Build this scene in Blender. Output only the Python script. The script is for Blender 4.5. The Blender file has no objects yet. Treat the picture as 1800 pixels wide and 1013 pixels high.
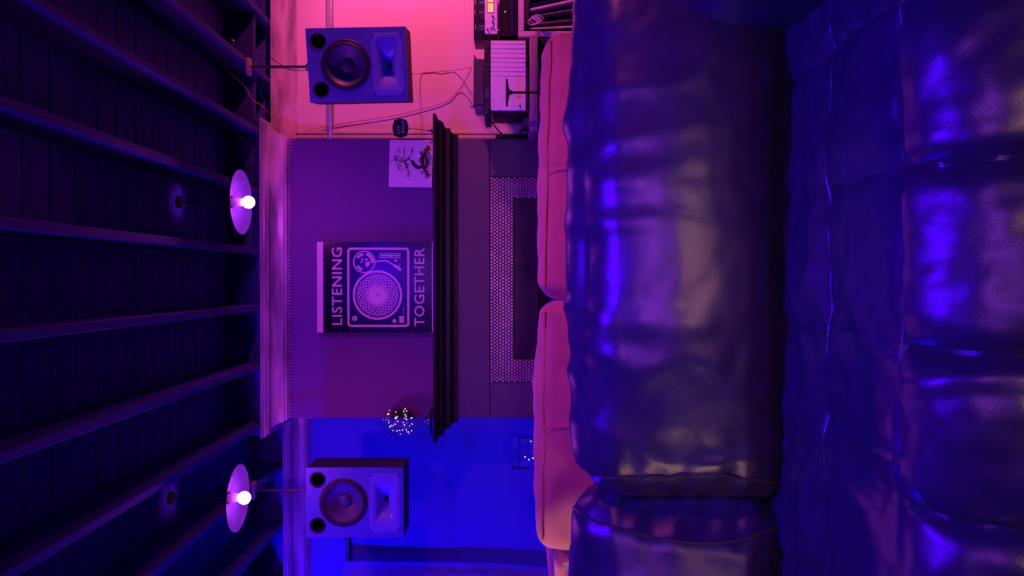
import bpy, bmesh, math, random
from mathutils import Vector, Matrix, noise
from mathutils.bvhtree import BVHTree

random.seed(7)
SC = bpy.context.scene
COL = SC.collection

# ------------------------------------------------------------------ camera
# The photograph lies on its side: room-up is image-left, room-right is image-up.
F = 1350.0                    # focal length in pixels of the 1800x1013 frame
EYE = 1.05
VPX, VPY = 893.0, 492.0       # where the room's depth axis meets the frame
cam_d = bpy.data.cameras.new('camera')
cam_d.sensor_fit = 'HORIZONTAL'
cam_d.sensor_width = 36.0
cam_d.lens = 36.0 * F / 1800.0
cam_d.clip_start = 0.02
cam = bpy.data.objects.new('camera', cam_d)
COL.objects.link(cam)
fwd = Vector((-(506.5 - VPY) / F, 1.0, -(900.0 - VPX) / F)).normalized()
up0 = Vector((0, 0, 1))
rgt = fwd.cross(up0).normalized()
upv = rgt.cross(fwd).normalized()
M3 = Matrix((-upv, rgt, -fwd)).transposed()
cam.matrix_world = Matrix.Translation((0, 0, EYE)) @ M3.to_4x4()
SC.camera = cam

# ------------------------------------------------------------------ colour management, world
SC.view_settings.view_transform = 'Standard'
SC.view_settings.look = 'None'
SC.view_settings.gamma = 1.0
SC.view_settings.use_curve_mapping = False
SC.view_settings.exposure = 0.0
SC.cycles.max_bounces = 7
SC.cycles.diffuse_bounces = 3
SC.cycles.glossy_bounces = 3
SC.cycles.transmission_bounces = 7
SC.cycles.caustics_reflective = False
SC.cycles.caustics_refractive = False
W = bpy.data.worlds.new('world')
SC.world = W
W.use_nodes = True
W.node_tree.nodes['Background'].inputs[0].default_value = (0.12, 0.05, 0.9, 1)
W.node_tree.nodes['Background'].inputs[1].default_value = 0.0

# ------------------------------------------------------------------ room lamps outside the frame, and an added sheen light
def lamp(name, kind, loc, colour, watts, size=0.1, target=None, spot=None, blend=0.6):
    l = bpy.data.lights.new(name, kind)
    l.color = colour
    l.energy = watts
    if kind == 'AREA':
        l.shape = 'DISK'
        l.size = size
    else:
        l.shadow_soft_size = size
    if spot:
        l.spot_size = math.radians(spot)
        l.spot_blend = blend
    o = bpy.data.objects.new(name, l)
    COL.objects.link(o)
    o.location = loc
    if target:
        o.rotation_euler = (Vector(target) - Vector(loc)).to_track_quat('-Z', 'Y').to_euler()
    return o

lamp('blue_wash_lamp', 'POINT', (-2.5, 3.3, 2.1), (0.02, 0.0, 1.0), 130, 0.05)
lamp('pink_wash_lamp', 'SPOT', (2.3, 3.55, 1.7), (1.0, 0.09, 0.28), 125, 0.06, (1.1, 4.5, 1.35), 120, 0.7)
lamp('blue_ceiling_lamp', 'AREA', (0.05, 1.30, 2.36), (0.07, 0.0, 1.0), 75, 0.5, (0.05, 1.35, 0.4))
lamp('pink_room_lamp', 'AREA', (1.9, 1.1, 1.8), (1.0, 0.10, 0.22), 4.2, 0.2, (0.0, 2.7, 0.85)).data.spread = math.radians(70)
lamp('warm_floor_lamp', 'AREA', (0.05, -1.3, 0.80), (1.0, 0.42, 0.34), 1.1, 0.22, (0.0, 1.7, 0.55)).data.spread = math.radians(40)
lamp('warm_side_lamp', 'AREA', (-2.2, 0.3, 0.80), (1.0, 0.50, 0.34), 0.55, 0.2, (-0.45, 1.7, 0.62)).data.spread = math.radians(36)
lamp('violet_sheen_light', 'AREA', (0.1, -0.45, 2.1), (0.42, 0.06, 1.0), 4, 0.5, (0.0, 1.75, 0.65)).data.spread = math.radians(60)  # added light, gives the back cushions a broad purple sheen
lamp('warm_reading_lamp', 'SPOT', (-1.55, 2.2, 1.25), (1.0, 0.55, 0.32), 24, 0.03, (-0.95, 2.62, 0.88), 16, 0.5)

# ------------------------------------------------------------------ helpers
def P(x, y, d):
    """a point of the room at depth d, read off the photograph at pixel (x, y)"""
    return Vector(((VPY - y) * d / F, d, EYE + (VPX - x) * d / F))

def mat(name, col, rough=0.6, metal=0.0, spec=0.5, var=0.0, vscale=8.0, bump=0.0, bscale=60.0,
        emit=None, estr=0.0, coat=0.0, stretch=None, trans=0.0, ior=1.45, sheen=0.0, bump2=0.0, b2scale=20.0):
    m = bpy.data.materials.new(name)
    m.use_nodes = True
    nt = m.node_tree
    b = nt.nodes['Principled BSDF']
    b.inputs['Base Color'].default_value = (*col, 1)
    b.inputs['Roughness'].default_value = rough
    b.inputs['Metallic'].default_value = metal
    b.inputs['Specular IOR Level'].default_value = spec
    b.inputs['Coat Weight'].default_value = coat
    b.inputs['IOR'].default_value = ior
    b.inputs['Transmission Weight'].default_value = trans
    b.inputs['Sheen Weight'].default_value = sheen
    if emit:
        b.inputs['Emission Color'].default_value = (*emit, 1)
        b.inputs['Emission Strength'].default_value = estr
    if var > 0 or bump > 0:
        tc = nt.nodes.new('ShaderNodeTexCoord')
        mp = nt.nodes.new('ShaderNodeMapping')
        nt.links.new(tc.outputs['Object'], mp.inputs['Vector'])
        if stretch:
            mp.inputs['Scale'].default_value = stretch
        if var > 0:
            n = nt.nodes.new('ShaderNodeTexNoise')
            n.inputs['Scale'].default_value = vscale
            n.inputs['Detail'].default_value = 5
            nt.links.new(mp.outputs[0], n.inputs['Vector'])
            r = nt.nodes.new('ShaderNodeValToRGB')
            r.color_ramp.elements[0].position = 0.3
            r.color_ramp.elements[1].position = 0.7
            r.color_ramp.elements[0].color = (*[c * (1 - var) for c in col], 1)
            r.color_ramp.elements[1].color = (*[min(1, c * (1 + var)) for c in col], 1)
            nt.links.new(n.outputs['Fac'], r.inputs['Fac'])
            nt.links.new(r.outputs['Color'], b.inputs['Base Color'])
        if bump > 0:
            n2 = nt.nodes.new('ShaderNodeTexNoise')
            n2.inputs['Scale'].default_value = bscale
            n2.inputs['Detail'].default_value = 4
            nt.links.new(mp.outputs[0], n2.inputs['Vector'])
            bp = nt.nodes.new('ShaderNodeBump')
            bp.inputs['Strength'].default_value = bump
            bp.inputs['Distance'].default_value = 0.01
            nt.links.new(n2.outputs['Fac'], bp.inputs['Height'])
            nt.links.new(bp.outputs[0], b.inputs['Normal'])
            if bump2 > 0:      # soft crumple under the grain
                n3 = nt.nodes.new('ShaderNodeTexNoise')
                n3.inputs['Scale'].default_value = b2scale
                n3.inputs['Detail'].default_value = 2
                n3.inputs['Distortion'].default_value = 1.2
                nt.links.new(mp.outputs[0], n3.inputs['Vector'])
                b3 = nt.nodes.new('ShaderNodeBump')
                b3.inputs['Strength'].default_value = bump2
                b3.inputs['Distance'].default_value = 0.01
                nt.links.new(n3.outputs['Fac'], b3.inputs['Height'])
                nt.links.new(b3.outputs[0], bp.inputs['Normal'])
    return m

M = {}
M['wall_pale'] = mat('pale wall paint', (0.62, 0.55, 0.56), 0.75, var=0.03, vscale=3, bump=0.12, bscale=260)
M['wall_blue'] = mat('wall paint tinted by blue light', (0.10, 0.12, 0.60), 0.75, var=0.03, vscale=3, bump=0.12, bscale=260)  # blue lamp light is carried in this wall's colour
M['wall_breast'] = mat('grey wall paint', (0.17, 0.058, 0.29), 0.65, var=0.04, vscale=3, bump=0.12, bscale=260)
M['surround'] = mat('dark surround paint', (0.10, 0.09, 0.11), 0.6, var=0.06, vscale=6, bump=0.06, bscale=120)
M['crown'] = mat('worn gloss crown paint with reflection streaks', (0.42, 0.34, 0.40), 0.30, var=0.5, vscale=2.6, bump=0.10, bscale=14, stretch=(1.2, 1.2, 7))  # streaks mix wear with dark, uneven reflections painted into the colour
M['trim'] = mat('gloss trim paint', (0.60, 0.52, 0.50), 0.35, var=0.05, vscale=12)
M['rail'] = mat('glossy picture rail', (0.75, 0.75, 0.78), 0.22, metal=0.55, var=0.04, vscale=10)
M['floor'] = mat('dark floorboards', (0.06, 0.04, 0.035), 0.5, var=0.3, vscale=4, bump=0.1, bscale=30, stretch=(1, 0.15, 1))
M['joist'] = mat('dark painted joist timber', (0.020, 0.020, 0.17), 0.7, var=0.25, vscale=9, bump=0.35, bscale=60, stretch=(3, 0.5, 3))
M['deck'] = mat('dark painted deck boards', (0.045, 0.044, 0.36), 0.75, var=0.3, vscale=8, bump=0.3, bscale=50, stretch=(0.5, 3, 3))
M['mantel'] = mat('black painted mantel wood', (0.014, 0.012, 0.018), 0.42, var=0.2, vscale=12, bump=0.05, bscale=60)
M['tile'] = mat('embossed metal tile', (0.60, 0.46, 0.54), 0.34, metal=0.3, var=0.2, vscale=14)
M['grout'] = mat('tile backing', (0.07, 0.05, 0.07), 0.6, var=0.2, vscale=20)
M['hood'] = mat('sooty steel hood', (0.035, 0.028, 0.035), 0.42, metal=0.3, var=0.5, vscale=7)
M['black'] = mat('black enamel', (0.012, 0.011, 0.014), 0.4, var=0.15, vscale=20)
M['matte_black'] = mat('matte black', (0.006, 0.006, 0.007), 0.85, var=0.15, vscale=20)
M['leather'] = mat('black leather', (0.014, 0.008, 0.046), 0.33, spec=0.55, var=0.15, vscale=18, bump=0.07, bscale=480, bump2=0.10, b2scale=13)
M['leather_seam'] = mat('leather piping', (0.03, 0.024, 0.032), 0.32, var=0.2, vscale=30)
M['suede'] = mat('tan suede', (0.55, 0.21, 0.12), 0.85, spec=0.25, var=0.10, vscale=14, bump=0.25, bscale=240, sheen=0.3)
M['suede_pale'] = mat('pale cotton', (0.66, 0.52, 0.46), 0.85, var=0.08, vscale=16, bump=0.2, bscale=200)
M['spk_front_lit'] = mat('blue-lit speaker front vinyl', (0.08, 0.09, 0.42), 0.45, var=0.08, vscale=30, bump=0.1, bscale=300)  # blue lamp light put into the front's colour; cone and horn likewise
M['spk_side_shaded'] = mat('shaded speaker side vinyl', (0.018, 0.015, 0.05), 0.6, var=0.1, vscale=30, bump=0.1, bscale=300)  # same cabinet, coloured darker for its unlit sides
M['cone'] = mat('paper cone', (0.06, 0.05, 0.14), 0.5, var=0.12, vscale=25, bump=0.1, bscale=150)
M['rubber'] = mat('rubber surround', (0.022, 0.02, 0.03), 0.52, var=0.1, vscale=25)
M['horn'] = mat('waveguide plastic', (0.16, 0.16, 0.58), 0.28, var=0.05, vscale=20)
M['steel'] = mat('brushed steel', (0.55, 0.55, 0.58), 0.28, metal=0.9, var=0.05, vscale=40)
M['dark_steel'] = mat('dark steel', (0.09, 0.085, 0.10), 0.35, metal=0.8, var=0.1, vscale=40)
M['paper_black'] = mat('black poster ink', (0.008, 0.008, 0.012), 0.22, var=0.1, vscale=10)
M['ink_pale'] = mat('pale poster ink', (0.92, 0.66, 0.76), 0.45, var=0.03, vscale=20)
M['card'] = mat('white card', (0.92, 0.80, 0.92), 0.35, var=0.03, vscale=10)
M['card_strip'] = mat('paper slip', (1.0, 0.95, 1.0), 0.4, var=0.02, vscale=10)
M['ink_dark'] = mat('dark print ink', (0.02, 0.016, 0.03), 0.6, var=0.2, vscale=60)
M['bronze'] = mat('bronze wire', (0.16, 0.09, 0.07), 0.35, metal=0.8, var=0.2, vscale=40)
M['glass'] = mat('clear glass', (0.97, 0.97, 0.98), 0.02, trans=1.0, ior=1.38, var=0.005)
M['glass_solid'] = mat('clear cast glass', (0.95, 0.95, 0.97), 0.03, trans=1.0, ior=1.42, var=0.005)
M['fairy'] = mat('fairy light bead', (0.9, 0.8, 0.7), 0.3, emit=(1.0, 0.72, 0.42), estr=3.2, var=0.02)
M['copper'] = mat('copper wire', (0.65, 0.40, 0.36), 0.3, metal=0.9, var=0.1, vscale=60)
M['bulb'] = mat('glowing violet bulb', (0.9, 0.9, 0.9), 0.3, emit=(0.85, 0.07, 1.0), estr=275.0, var=0.001)
M['socket'] = mat('lamp socket', (0.55, 0.5, 0.55), 0.4, var=0.05, vscale=30)
M['shade'] = mat('enamel saucer shade', (0.022, 0.018, 0.055), 0.4, var=0.14, vscale=22)
M['silver'] = mat('anodised silver panel', (0.90, 0.82, 0.90), 0.38, metal=0.1, var=0.03, vscale=60, stretch=(1, 1, 14))
M['amp_dark'] = mat('dark amp casing', (0.03, 0.024, 0.03), 0.5, var=0.15, vscale=30)
M['amp_grey'] = mat('charcoal amp casing', (0.075, 0.055, 0.08), 0.5, var=0.1, vscale=30)
M['meter'] = mat('lit amber meter', (0.8, 0.55, 0.2), 0.4, emit=(1.0, 0.46, 0.09), estr=0.95, var=0.02)
M['led'] = mat('tiny red led', (0.8, 0.4, 0.3), 0.4, emit=(1.0, 0.35, 0.25), estr=1.2, var=0.02)
M['plank'] = mat('worn shelf timber', (0.27, 0.20, 0.22), 0.6, var=0.4, vscale=9, bump=0.2, bscale=40, stretch=(0.6, 2, 4))
M['shelf_white'] = mat('cream shelf board', (0.62, 0.52, 0.50), 0.5, var=0.06, vscale=10)
M['tape'] = mat('blue tape', (0.05, 0.05, 0.32), 0.5, var=0.1, vscale=30)
M['cord_red'] = mat('red speaker cable', (0.50, 0.16, 0.17), 0.5, var=0.1, vscale=60)
M['cord_black'] = mat('black cord', (0.015, 0.012, 0.015), 0.45, var=0.1, vscale=60)
M['cord_pale'] = mat('pale cord', (0.72, 0.6, 0.66), 0.5, var=0.1, vscale=60)
M['curtain'] = mat('crumpled satin curtain', (0.36, 0.38, 0.80), 0.34, var=0.12, vscale=12, bump=0.4, bscale=38)
SLEEVES = [mat('record sleeve %s' % n, c, 0.5, var=0.15, vscale=25) for n, c in
           (('black', (0.02, 0.018, 0.025)), ('mauve', (0.22, 0.14, 0.20)), ('cream', (0.66, 0.55, 0.50)), ('navy', (0.05, 0.045, 0.10)), ('rust', (0.34, 0.17, 0.11)))]

class Thing:
    pass

def tag(o, label, cat, group=None, kind=None):
    if label: o['label'] = label
    if cat: o['category'] = cat
    if group: o['group'] = group
    if kind: o['kind'] = kind
    return o

def thing(name, loc, label, cat, group=None, rot=(0, 0, 0)):
    o = bpy.data.objects.new(name, None)
    o.empty_display_size = 0.05
    COL.objects.link(o)
    o.location = loc
    o.rotation_euler = rot
    return tag(o, label, cat, group)

def root_of(o):
    while o.parent:
        o = o.parent
    return o

def obj(name, bm, m, parent=None, smooth=True, local=False, mats=None):
    """one mesh object; world-space geometry is moved to its thing's origin unless local"""
    if isinstance(bm, bmesh.types.BMesh):
        bmesh.ops.recalc_face_normals(bm, faces=bm.faces[:])
        me = bpy.data.meshes.new(name)
        bm.to_mesh(me)
        bm.free()
    else:
        me = bm
    me.name = name
    o = bpy.data.objects.new(name, me)
    COL.objects.link(o)
    if mats:
        for mm in mats: me.materials.append(mm)
    elif m:
        me.materials.append(m)
    if smooth:
        me.shade_smooth()
        try:
            me.set_sharp_from_angle(angle=math.radians(38))
        except Exception:
            pass
    if parent:
        o.parent = parent
        if not local:
            r = root_of(parent)
            me.transform(Matrix.Translation(-Vector(r.location)))
    elif not local:
        vs = [v.co for v in me.vertices]
        c = Vector(((min(v.x for v in vs) + max(v.x for v in vs)) / 2,
                    (min(v.y for v in vs) + max(v.y for v in vs)) / 2, min(v.z for v in vs)))
        me.transform(Matrix.Translation(-c))
        o.location = c
    return o

def struct(name, bm, m, smooth=False):
    o = obj(name, bm, m, None, smooth=smooth)
    o['kind'] = 'structure'
    return o

def BM():
    return bmesh.new()

def box(bm, x0, x1, y0, y1, z0, z1, bev=0.0, seg=2, mtx=None):
    vs = [bm.verts.new((x, y, z)) for x in (x0, x1) for y in (y0, y1) for z in (z0, z1)]
    fs = [bm.faces.new([vs[i] for i in q]) for q in
          ((0, 1, 3, 2), (4, 6, 7, 5), (0, 4, 5, 1), (2, 3, 7, 6), (0, 2, 6, 4), (1, 5, 7, 3))]
    geo = vs
    if bev > 0:
        es = list({e for f in fs for e in f.edges})
        r = bmesh.ops.bevel(bm, geom=es, offset=bev, segments=seg, profile=0.5, affect='EDGES')
        geo = list({v for f in r['faces'] for v in f.verts})
        geo = list({v for v in geo if v.is_valid})
    if mtx:
        bmesh.ops.transform(bm, matrix=mtx, verts=geo)
    return bm

def tube(bm, pts, r, seg=8, caps=True, taper=None):
    pts = [Vector(p) for p in pts]
    rings = []
    ref = None
    for i, p in enumerate(pts):
        a = pts[max(0, i - 1)]; b = pts[min(len(pts) - 1, i + 1)]
        t = (b - a)
        if t.length < 1e-9: t = Vector((0, 0, 1))
        t.normalize()
        if ref is None:
            ref = Vector((0, 0, 1)) if abs(t.z) < 0.9 else Vector((1, 0, 0))
        u = (ref - t * ref.dot(t))
        if u.length < 1e-6: u = t.orthogonal()
        u.normalize(); w = t.cross(u); ref = u
        rr = r if taper is None else r * taper[i]
        rings.append([bm.verts.new(p + u * (rr * math.cos(k * 2 * math.pi / seg)) + w * (rr * math.sin(k * 2 * math.pi / seg))) for k in range(seg)])
    for A, B in zip(rings, rings[1:]):
        for k in range(seg):
            bm.faces.new((A[k], A[(k + 1) % seg], B[(k + 1) % seg], B[k]))
    if caps:
        bm.faces.new(rings[0][::-1]); bm.faces.new(rings[-1])
    return bm

def smooth_path(pts, n=8):
    """Catmull-Rom through pts"""
    pts = [Vector(p) for p in pts]
    q = [pts[0] * 2 - pts[1]] + pts + [pts[-1] * 2 - pts[-2]]
    out = []
    for i in range(1, len(q) - 2):
        p0, p1, p2, p3 = q[i - 1:i + 3]
        for k in range(n):
            t = k / n
            out.append(0.5 * ((2 * p1) + (p2 - p0) * t + (2 * p0 - 5 * p1 + 4 * p2 - p3) * t * t + (3 * p1 - p0 - 3 * p2 + p3) * t ** 3))
    out.append(pts[-1])
    return out

def lathe(bm, prof, seg=32, mtx=None, close=False):
    """profile [(r, z)] turned about z"""
    mtx = mtx or Matrix.Identity(4)
    rings = []
    for r, z in prof:
        if r < 1e-6:
            rings.append([bm.verts.new(mtx @ Vector((0, 0, z)))])
        else:
            rings.append([bm.verts.new(mtx @ Vector((r * math.cos(2 * math.pi * k / seg), r * math.sin(2 * math.pi * k / seg), z))) for k in range(seg)])
    pairs = list(zip(rings, rings[1:]))
    if close: pairs.append((rings[-1], rings[0]))
    for A, B in pairs:
        if len(A) == 1 and len(B) == 1: continue
        for k in range(seg):
            if len(A) == 1: bm.faces.new((A[0], B[k], B[(k + 1) % seg]))
            elif len(B) == 1: bm.faces.new((A[k], A[(k + 1) % seg], B[0]))
            else: bm.faces.new((A[k], A[(k + 1) % seg], B[(k + 1) % seg], B[k]))
    return bm

def plate(bm, pts, y0, y1):
    """2-D outline (x, z) extruded between y0 and y1"""
    A = [bm.verts.new((x, y0, z)) for x, z in pts]
    B = [bm.verts.new((x, y1, z)) for x, z in pts]
    n = len(pts)
    bm.faces.new(A); bm.faces.new(B[::-1])
    for k in range(n):
        bm.faces.new((A[k], B[k], B[(k + 1) % n], A[(k + 1) % n]))
    return bm

def ring_plate(bm, outer, inner, y0, y1):
    """band between two outlines with equal vertex counts"""
    n = len(outer)
    V = [[bm.verts.new((x, y, z)) for x, z in o] for y in (y0, y1) for o in (outer, inner)]
    oa, ia, ob, ib = V
    for k in range(n):
        j = (k + 1) % n
        bm.faces.new((oa[k], oa[j], ia[j], ia[k]))
        bm.faces.new((ob[k], ib[k], ib[j], ob[j]))
        bm.faces.new((oa[k], ob[k], ob[j], oa[j]))
        bm.faces.new((ia[k], ia[j], ib[j], ib[k]))
    return bm

def circ(cx, cz, r, n=32, a0=0.0, rz=None):
    return [(cx + r * math.cos(a0 + 2 * math.pi * k / n), cz + (rz or r) * math.sin(a0 + 2 * math.pi * k / n)) for k in range(n)]

def rrect(x0, x1, z0, z1, r, n=6):
    out = []
    for cx, cz, a in ((x1 - r, z1 - r, 0), (x0 + r, z1 - r, 90), (x0 + r, z0 + r, 180), (x1 - r, z0 + r, 270)):
        for k in range(n + 1):
            t = math.radians(a + 90 * k / n)
            out.append((cx + r * math.cos(t), cz + r * math.sin(t)))
    return out

def text_mesh(body, size_h, width, offset=0.012, depth=0.0004):
    """flat lettering in the x-z plane facing -y, centred, scaled to cap height and width"""
    c = bpy.data.curves.new('lettering', 'FONT')
    c.body = body
    c.size = 1.0
    c.offset = offset
    c.extrude = 0.002
    c.resolution_u = 3
    c.space_character = 1.08
    t = bpy.data.objects.new('lettering', c)
    COL.objects.link(t)
    dg = bpy.context.evaluated_depsgraph_get()
    me = bpy.data.meshes.new_from_object(t.evaluated_get(dg))
    bpy.data.objects.remove(t)
    bpy.data.curves.remove(c)
    xs = [v.co.x for v in me.vertices]; ys = [v.co.y for v in me.vertices]
    cx, cy = (min(xs) + max(xs)) / 2, (min(ys) + max(ys)) / 2
    sx = width / (max(xs) - min(xs)); sy = size_h / (max(ys) - min(ys))
    for v in me.vertices:
        x, y, z = v.co
        v.co = ((x - cx) * sx, -z / 0.002 * depth, (y - cy) * sy)
    return me

def sgrid(bm, fn, nu, nv, wrap_u=False):
    rows = [[bm.verts.new(fn(i / (nu if wrap_u else nu - 1), j / (nv - 1))) for i in range(nu)] for j in range(nv)]
    for j in range(nv - 1):
        for i in range(nu if wrap_u else nu - 1):
            k = (i + 1) % nu
            bm.faces.new((rows[j][i], rows[j][k], rows[j + 1][k], rows[j + 1][i]))
    return rows

def nz(x, y, z):
    return noise.noise(Vector((x, y, z)))

def rounded_box(half, r, res, bulge=(0, 0, 0), disp=None):
    """soft cushion: cube grid pushed to a rounded box, each side swelling by bulge, plus disp(p, n)"""
    bm = BM()
    hx, hy, hz = half
    cache = {}
    def place(p):
        key = tuple(round(c, 5) for c in p)
        if key in cache: return cache[key]
        q = Vector((p[0] * hx, p[1] * hy, p[2] * hz))
        inner = Vector((max(-(hx - r), min(hx - r, q.x)), max(-(hy - r), min(hy - r, q.y)), max(-(hz - r), min(hz - r, q.z))))
        d = q - inner
        n = d.normalized() if d.length > 1e-9 else Vector(p).normalized()
        pos = inner + n * r
        a, b, c = [1 - x * x for x in p]
        pos = pos + Vector((n.x * bulge[0] * b * c, n.y * bulge[1] * a * c, n.z * bulge[2] * a * b))
        if disp:
            pos = pos + n * disp(pos, n, p)
        v = bm.verts.new(pos)
        cache[key] = v
        return v
    def lin(n, h):
        # denser towards the rounded edges
        k = r / h
        out = []
        for i in range(n + 1):
            t = -1 + 2 * i / n
            out.append(t)
        ed = [-1 + k * j / 6 for j in range(7)]
        out = sorted(set([round(t, 5) for t in out if abs(t) < 1 - k] + [round(e, 5) for e in ed] + [round(-e, 5) for e in ed]))
        return out
    gx, gy, gz = lin(res[0], hx), lin(res[1], hy), lin(res[2], hz)
    for s in (-1, 1):
        for A, B, ax in ((gy, gz, 0), (gx, gz, 1), (gx, gy, 2)):
            for i in range(len(A) - 1):
                for j in range(len(B) - 1):
                    q = []
                    for a, b in ((A[i], B[j]), (A[i + 1], B[j]), (A[i + 1], B[j + 1]), (A[i], B[j + 1])):
                        p = [a, b]; p.insert(ax, s)
                        q.append(place(p))
                    if len(set(q)) == 4:
                        try: bm.faces.new(q)
                        except ValueError: pass
    return bm

# ================================================================== THE ROOM
D0 = 4.30                      # chimney breast face
DP, DB = 4.50, 4.715           # right (pink) and left (blue) alcove walls
HC = EYE + 1.355               # underside of the joists and top of the crown moulding
DECK = HC + 0.19
BX0, BX1 = -0.774, 0.787       # chimney breast sides
RX0, RX1 = -2.75, 2.75         # side walls
RY = -2.2                      # wall behind the camera

bm = BM(); box(bm, RX0 - .1, RX1 + .1, RY - .1, 5.0, -0.1, 0.0); struct('floor', bm, M['floor'])
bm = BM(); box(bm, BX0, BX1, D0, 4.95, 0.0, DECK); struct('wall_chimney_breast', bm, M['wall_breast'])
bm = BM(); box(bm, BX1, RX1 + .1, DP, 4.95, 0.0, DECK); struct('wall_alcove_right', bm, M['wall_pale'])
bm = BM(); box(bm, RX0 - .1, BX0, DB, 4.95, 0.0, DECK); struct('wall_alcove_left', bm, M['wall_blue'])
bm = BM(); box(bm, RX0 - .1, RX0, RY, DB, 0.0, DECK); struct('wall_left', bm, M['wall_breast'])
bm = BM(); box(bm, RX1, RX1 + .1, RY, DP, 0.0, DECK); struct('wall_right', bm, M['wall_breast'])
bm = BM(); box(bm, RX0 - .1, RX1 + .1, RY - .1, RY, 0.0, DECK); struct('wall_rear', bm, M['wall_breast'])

# ceiling: upper slab with deck boards and joists below
bm = BM(); box(bm, RX0 - .1, RX1 + .1, RY - .1, 4.95, DECK + 0.02, DECK + 0.1)
ceil = struct('ceiling', bm, M['deck'])
board_me = None
y = RY
k = 0
while y < 4.9:
    if board_me is None:
        bm = BM(); box(bm, RX0, RX1, 0.003, 0.147, -0.02, 0.0, 0.003, 1)
        bo = obj('deck_board', bm, M['deck'], ceil, smooth=False, local=True)
        board_me = bo.data
    else:
        bo = bpy.data.objects.new('deck_board', board_me); COL.objects.link(bo); bo.parent = ceil
    bo.location = (0 - ceil.location.x, y - ceil.location.y, DECK + 0.02 - ceil.location.z - random.uniform(0, 0.004))
    y += 0.15
joist_x = [.48 + .328 * i for i in range(6)] + [.155, -.152, -.476, -.804, -1.128, -1.475, -1.80, -2.13, -2.46]
joist_x = [x for x in joist_x if RX0 < x < RX1]
jm = None
for x in joist_x:
    if jm is None:
        bm = BM(); box(bm, -0.017, 0.017, RY, 4.255, 0, 0.19, 0.003, 1)
        jo = obj('joist', bm, M['joist'], ceil, smooth=False, local=True); jm = jo.data
    else:
        jo = bpy.data.objects.new('joist', jm); COL.objects.link(jo); jo.parent = ceil
    jo.location = (x - ceil.location.x, -ceil.location.y, HC - ceil.location.z)
    if x < BX0 or x > BX1:     # joists beside the chimney breast run on to the alcove walls
        jo.scale.y = ((DB if x < 0 else DP) - .045) / 4.255
for xa, xb_, yw in ((BX0 - .09, BX1 + .09, D0), (RX0, BX0 - .092, DB), (BX1 + .092, RX1, DP)):
    bm = BM(); box(bm, xa, xb_, yw - .044, yw - .0005, HC + .001, DECK - .006, .003, 1)
    obj('rim_joist', bm, M['deck'], ceil, smooth=False)
# timber blocking between joists near the alcove walls
for x0, x1, yb in ((0.48, 0.808, 4.20), (0.808, 1.136, 4.20), (1.136, 1.464, 4.20), (1.464, 1.792, 4.20)):
    bm = BM(); box(bm, x0 + .02, x1 - .02, yb, yb + .04, HC + 0.03, DECK - 0.005, 0.003, 1)
    o = obj('blocking', bm, M['joist'], ceil, smooth=False)

# crown moulding: one swept run on the breast, one in each alcove, mitred
CP = [(0.098, 0.0), (0.098, -0.009), (0.086, -0.011), (0.086, -0.016), (0.091, -0.018), (0.089, -0.025), (0.076, -0.027), (0.076, -0.031), (0.080, -0.034), (0.077, -0.040), (0.068, -0.042)]
for k in range(9):             # the big cove
    a = math.radians(90 * k / 8)
    CP.append((0.022 + 0.046 * (1 - math.sin(a)), -0.040 - 0.058 * (1 - math.cos(a))))
CP += [(0.020, -0.106), (0.012, -0.108), (0.012, -0.122), (0.006, -0.124), (0.0, -0.128)]

def crown(name, path, inward, m):
    """path of wall corners (x, y); inward[i] = direction the moulding projects at that corner"""
    bm = BM(); rows = []
    for (px, py), (dx, dy) in zip(path, inward):
        row = [bm.verts.new((px + dx * p, py + dy * p, HC + z)) for p, z in CP]
        row.append(bm.verts.new((px, py, HC)))
        rows.append(row)
    for A, B in zip(rows, rows[1:]):
        for i in range(len(A)):
            j = (i + 1) % len(A)
            bm.faces.new((A[i], A[j], B[j], B[i]))
    bm.faces.new(rows[0]); bm.faces.new(rows[-1][::-1])
    o = obj(name, bm, m, None, smooth=True)
    o['kind'] = 'structure'
    return o

cb = crown('trim_1', [(BX0, DB - .0), (BX0, D0), (BX1, D0), (BX1, DP)], [(-1, 0), (-1, -1), (1, -1), (1, 0)], M['crown'])
cl = crown('trim_2', [(RX0, DB), (BX0 - .0, DB)], [(0, -1), (0, -1)], M['crown'])
cr = crown('trim_3', [(BX1, DP), (RX1, DP)], [(0, -1), (0, -1)], M['crown'])

# bead row under each crown: small squares, too many and small to part one by one
def bead_row(parent, x0, x1, yw, z, m, pitch=0.0175):
    bm = BM(); n = int((x1 - x0) / pitch)
    for k in range(n):
        cx = x0 + (k + .5) * pitch
        box(bm, cx - .0052, cx + .0052, yw - .012, yw - .0005, z - .006, z + .006, 0.002, 1)
    o = obj('bead_row', bm, m, parent, smooth=False)
    o['kind'] = 'stuff'
bead_row(cb, BX0, BX1, D0, HC - .137, M['crown'])
bead_row(cl, RX0, BX0, DB, HC - .137, M['crown'])
# picture rail and corner strips of the right alcove
bm = BM()
zr = P(580, 100, 4.48).z
box(bm, BX1 + .03, RX1, DP - .022, DP, zr - .016, zr + .016, 0.004, 2)
box(bm, BX1 + .03, RX1, DP - .014, DP, zr - .024, zr - .018, 0.002, 1)
o = struct('trim_4', bm, M['rail'], smooth=True)
bm = BM()
for xc in (0.832, 0.858):
    box(bm, xc - .010, xc + .010, DP - .018, DP, 0.0, HC - .125, 0.005, 2)
struct('trim_5', bm, M['trim'], smooth=True)

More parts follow.
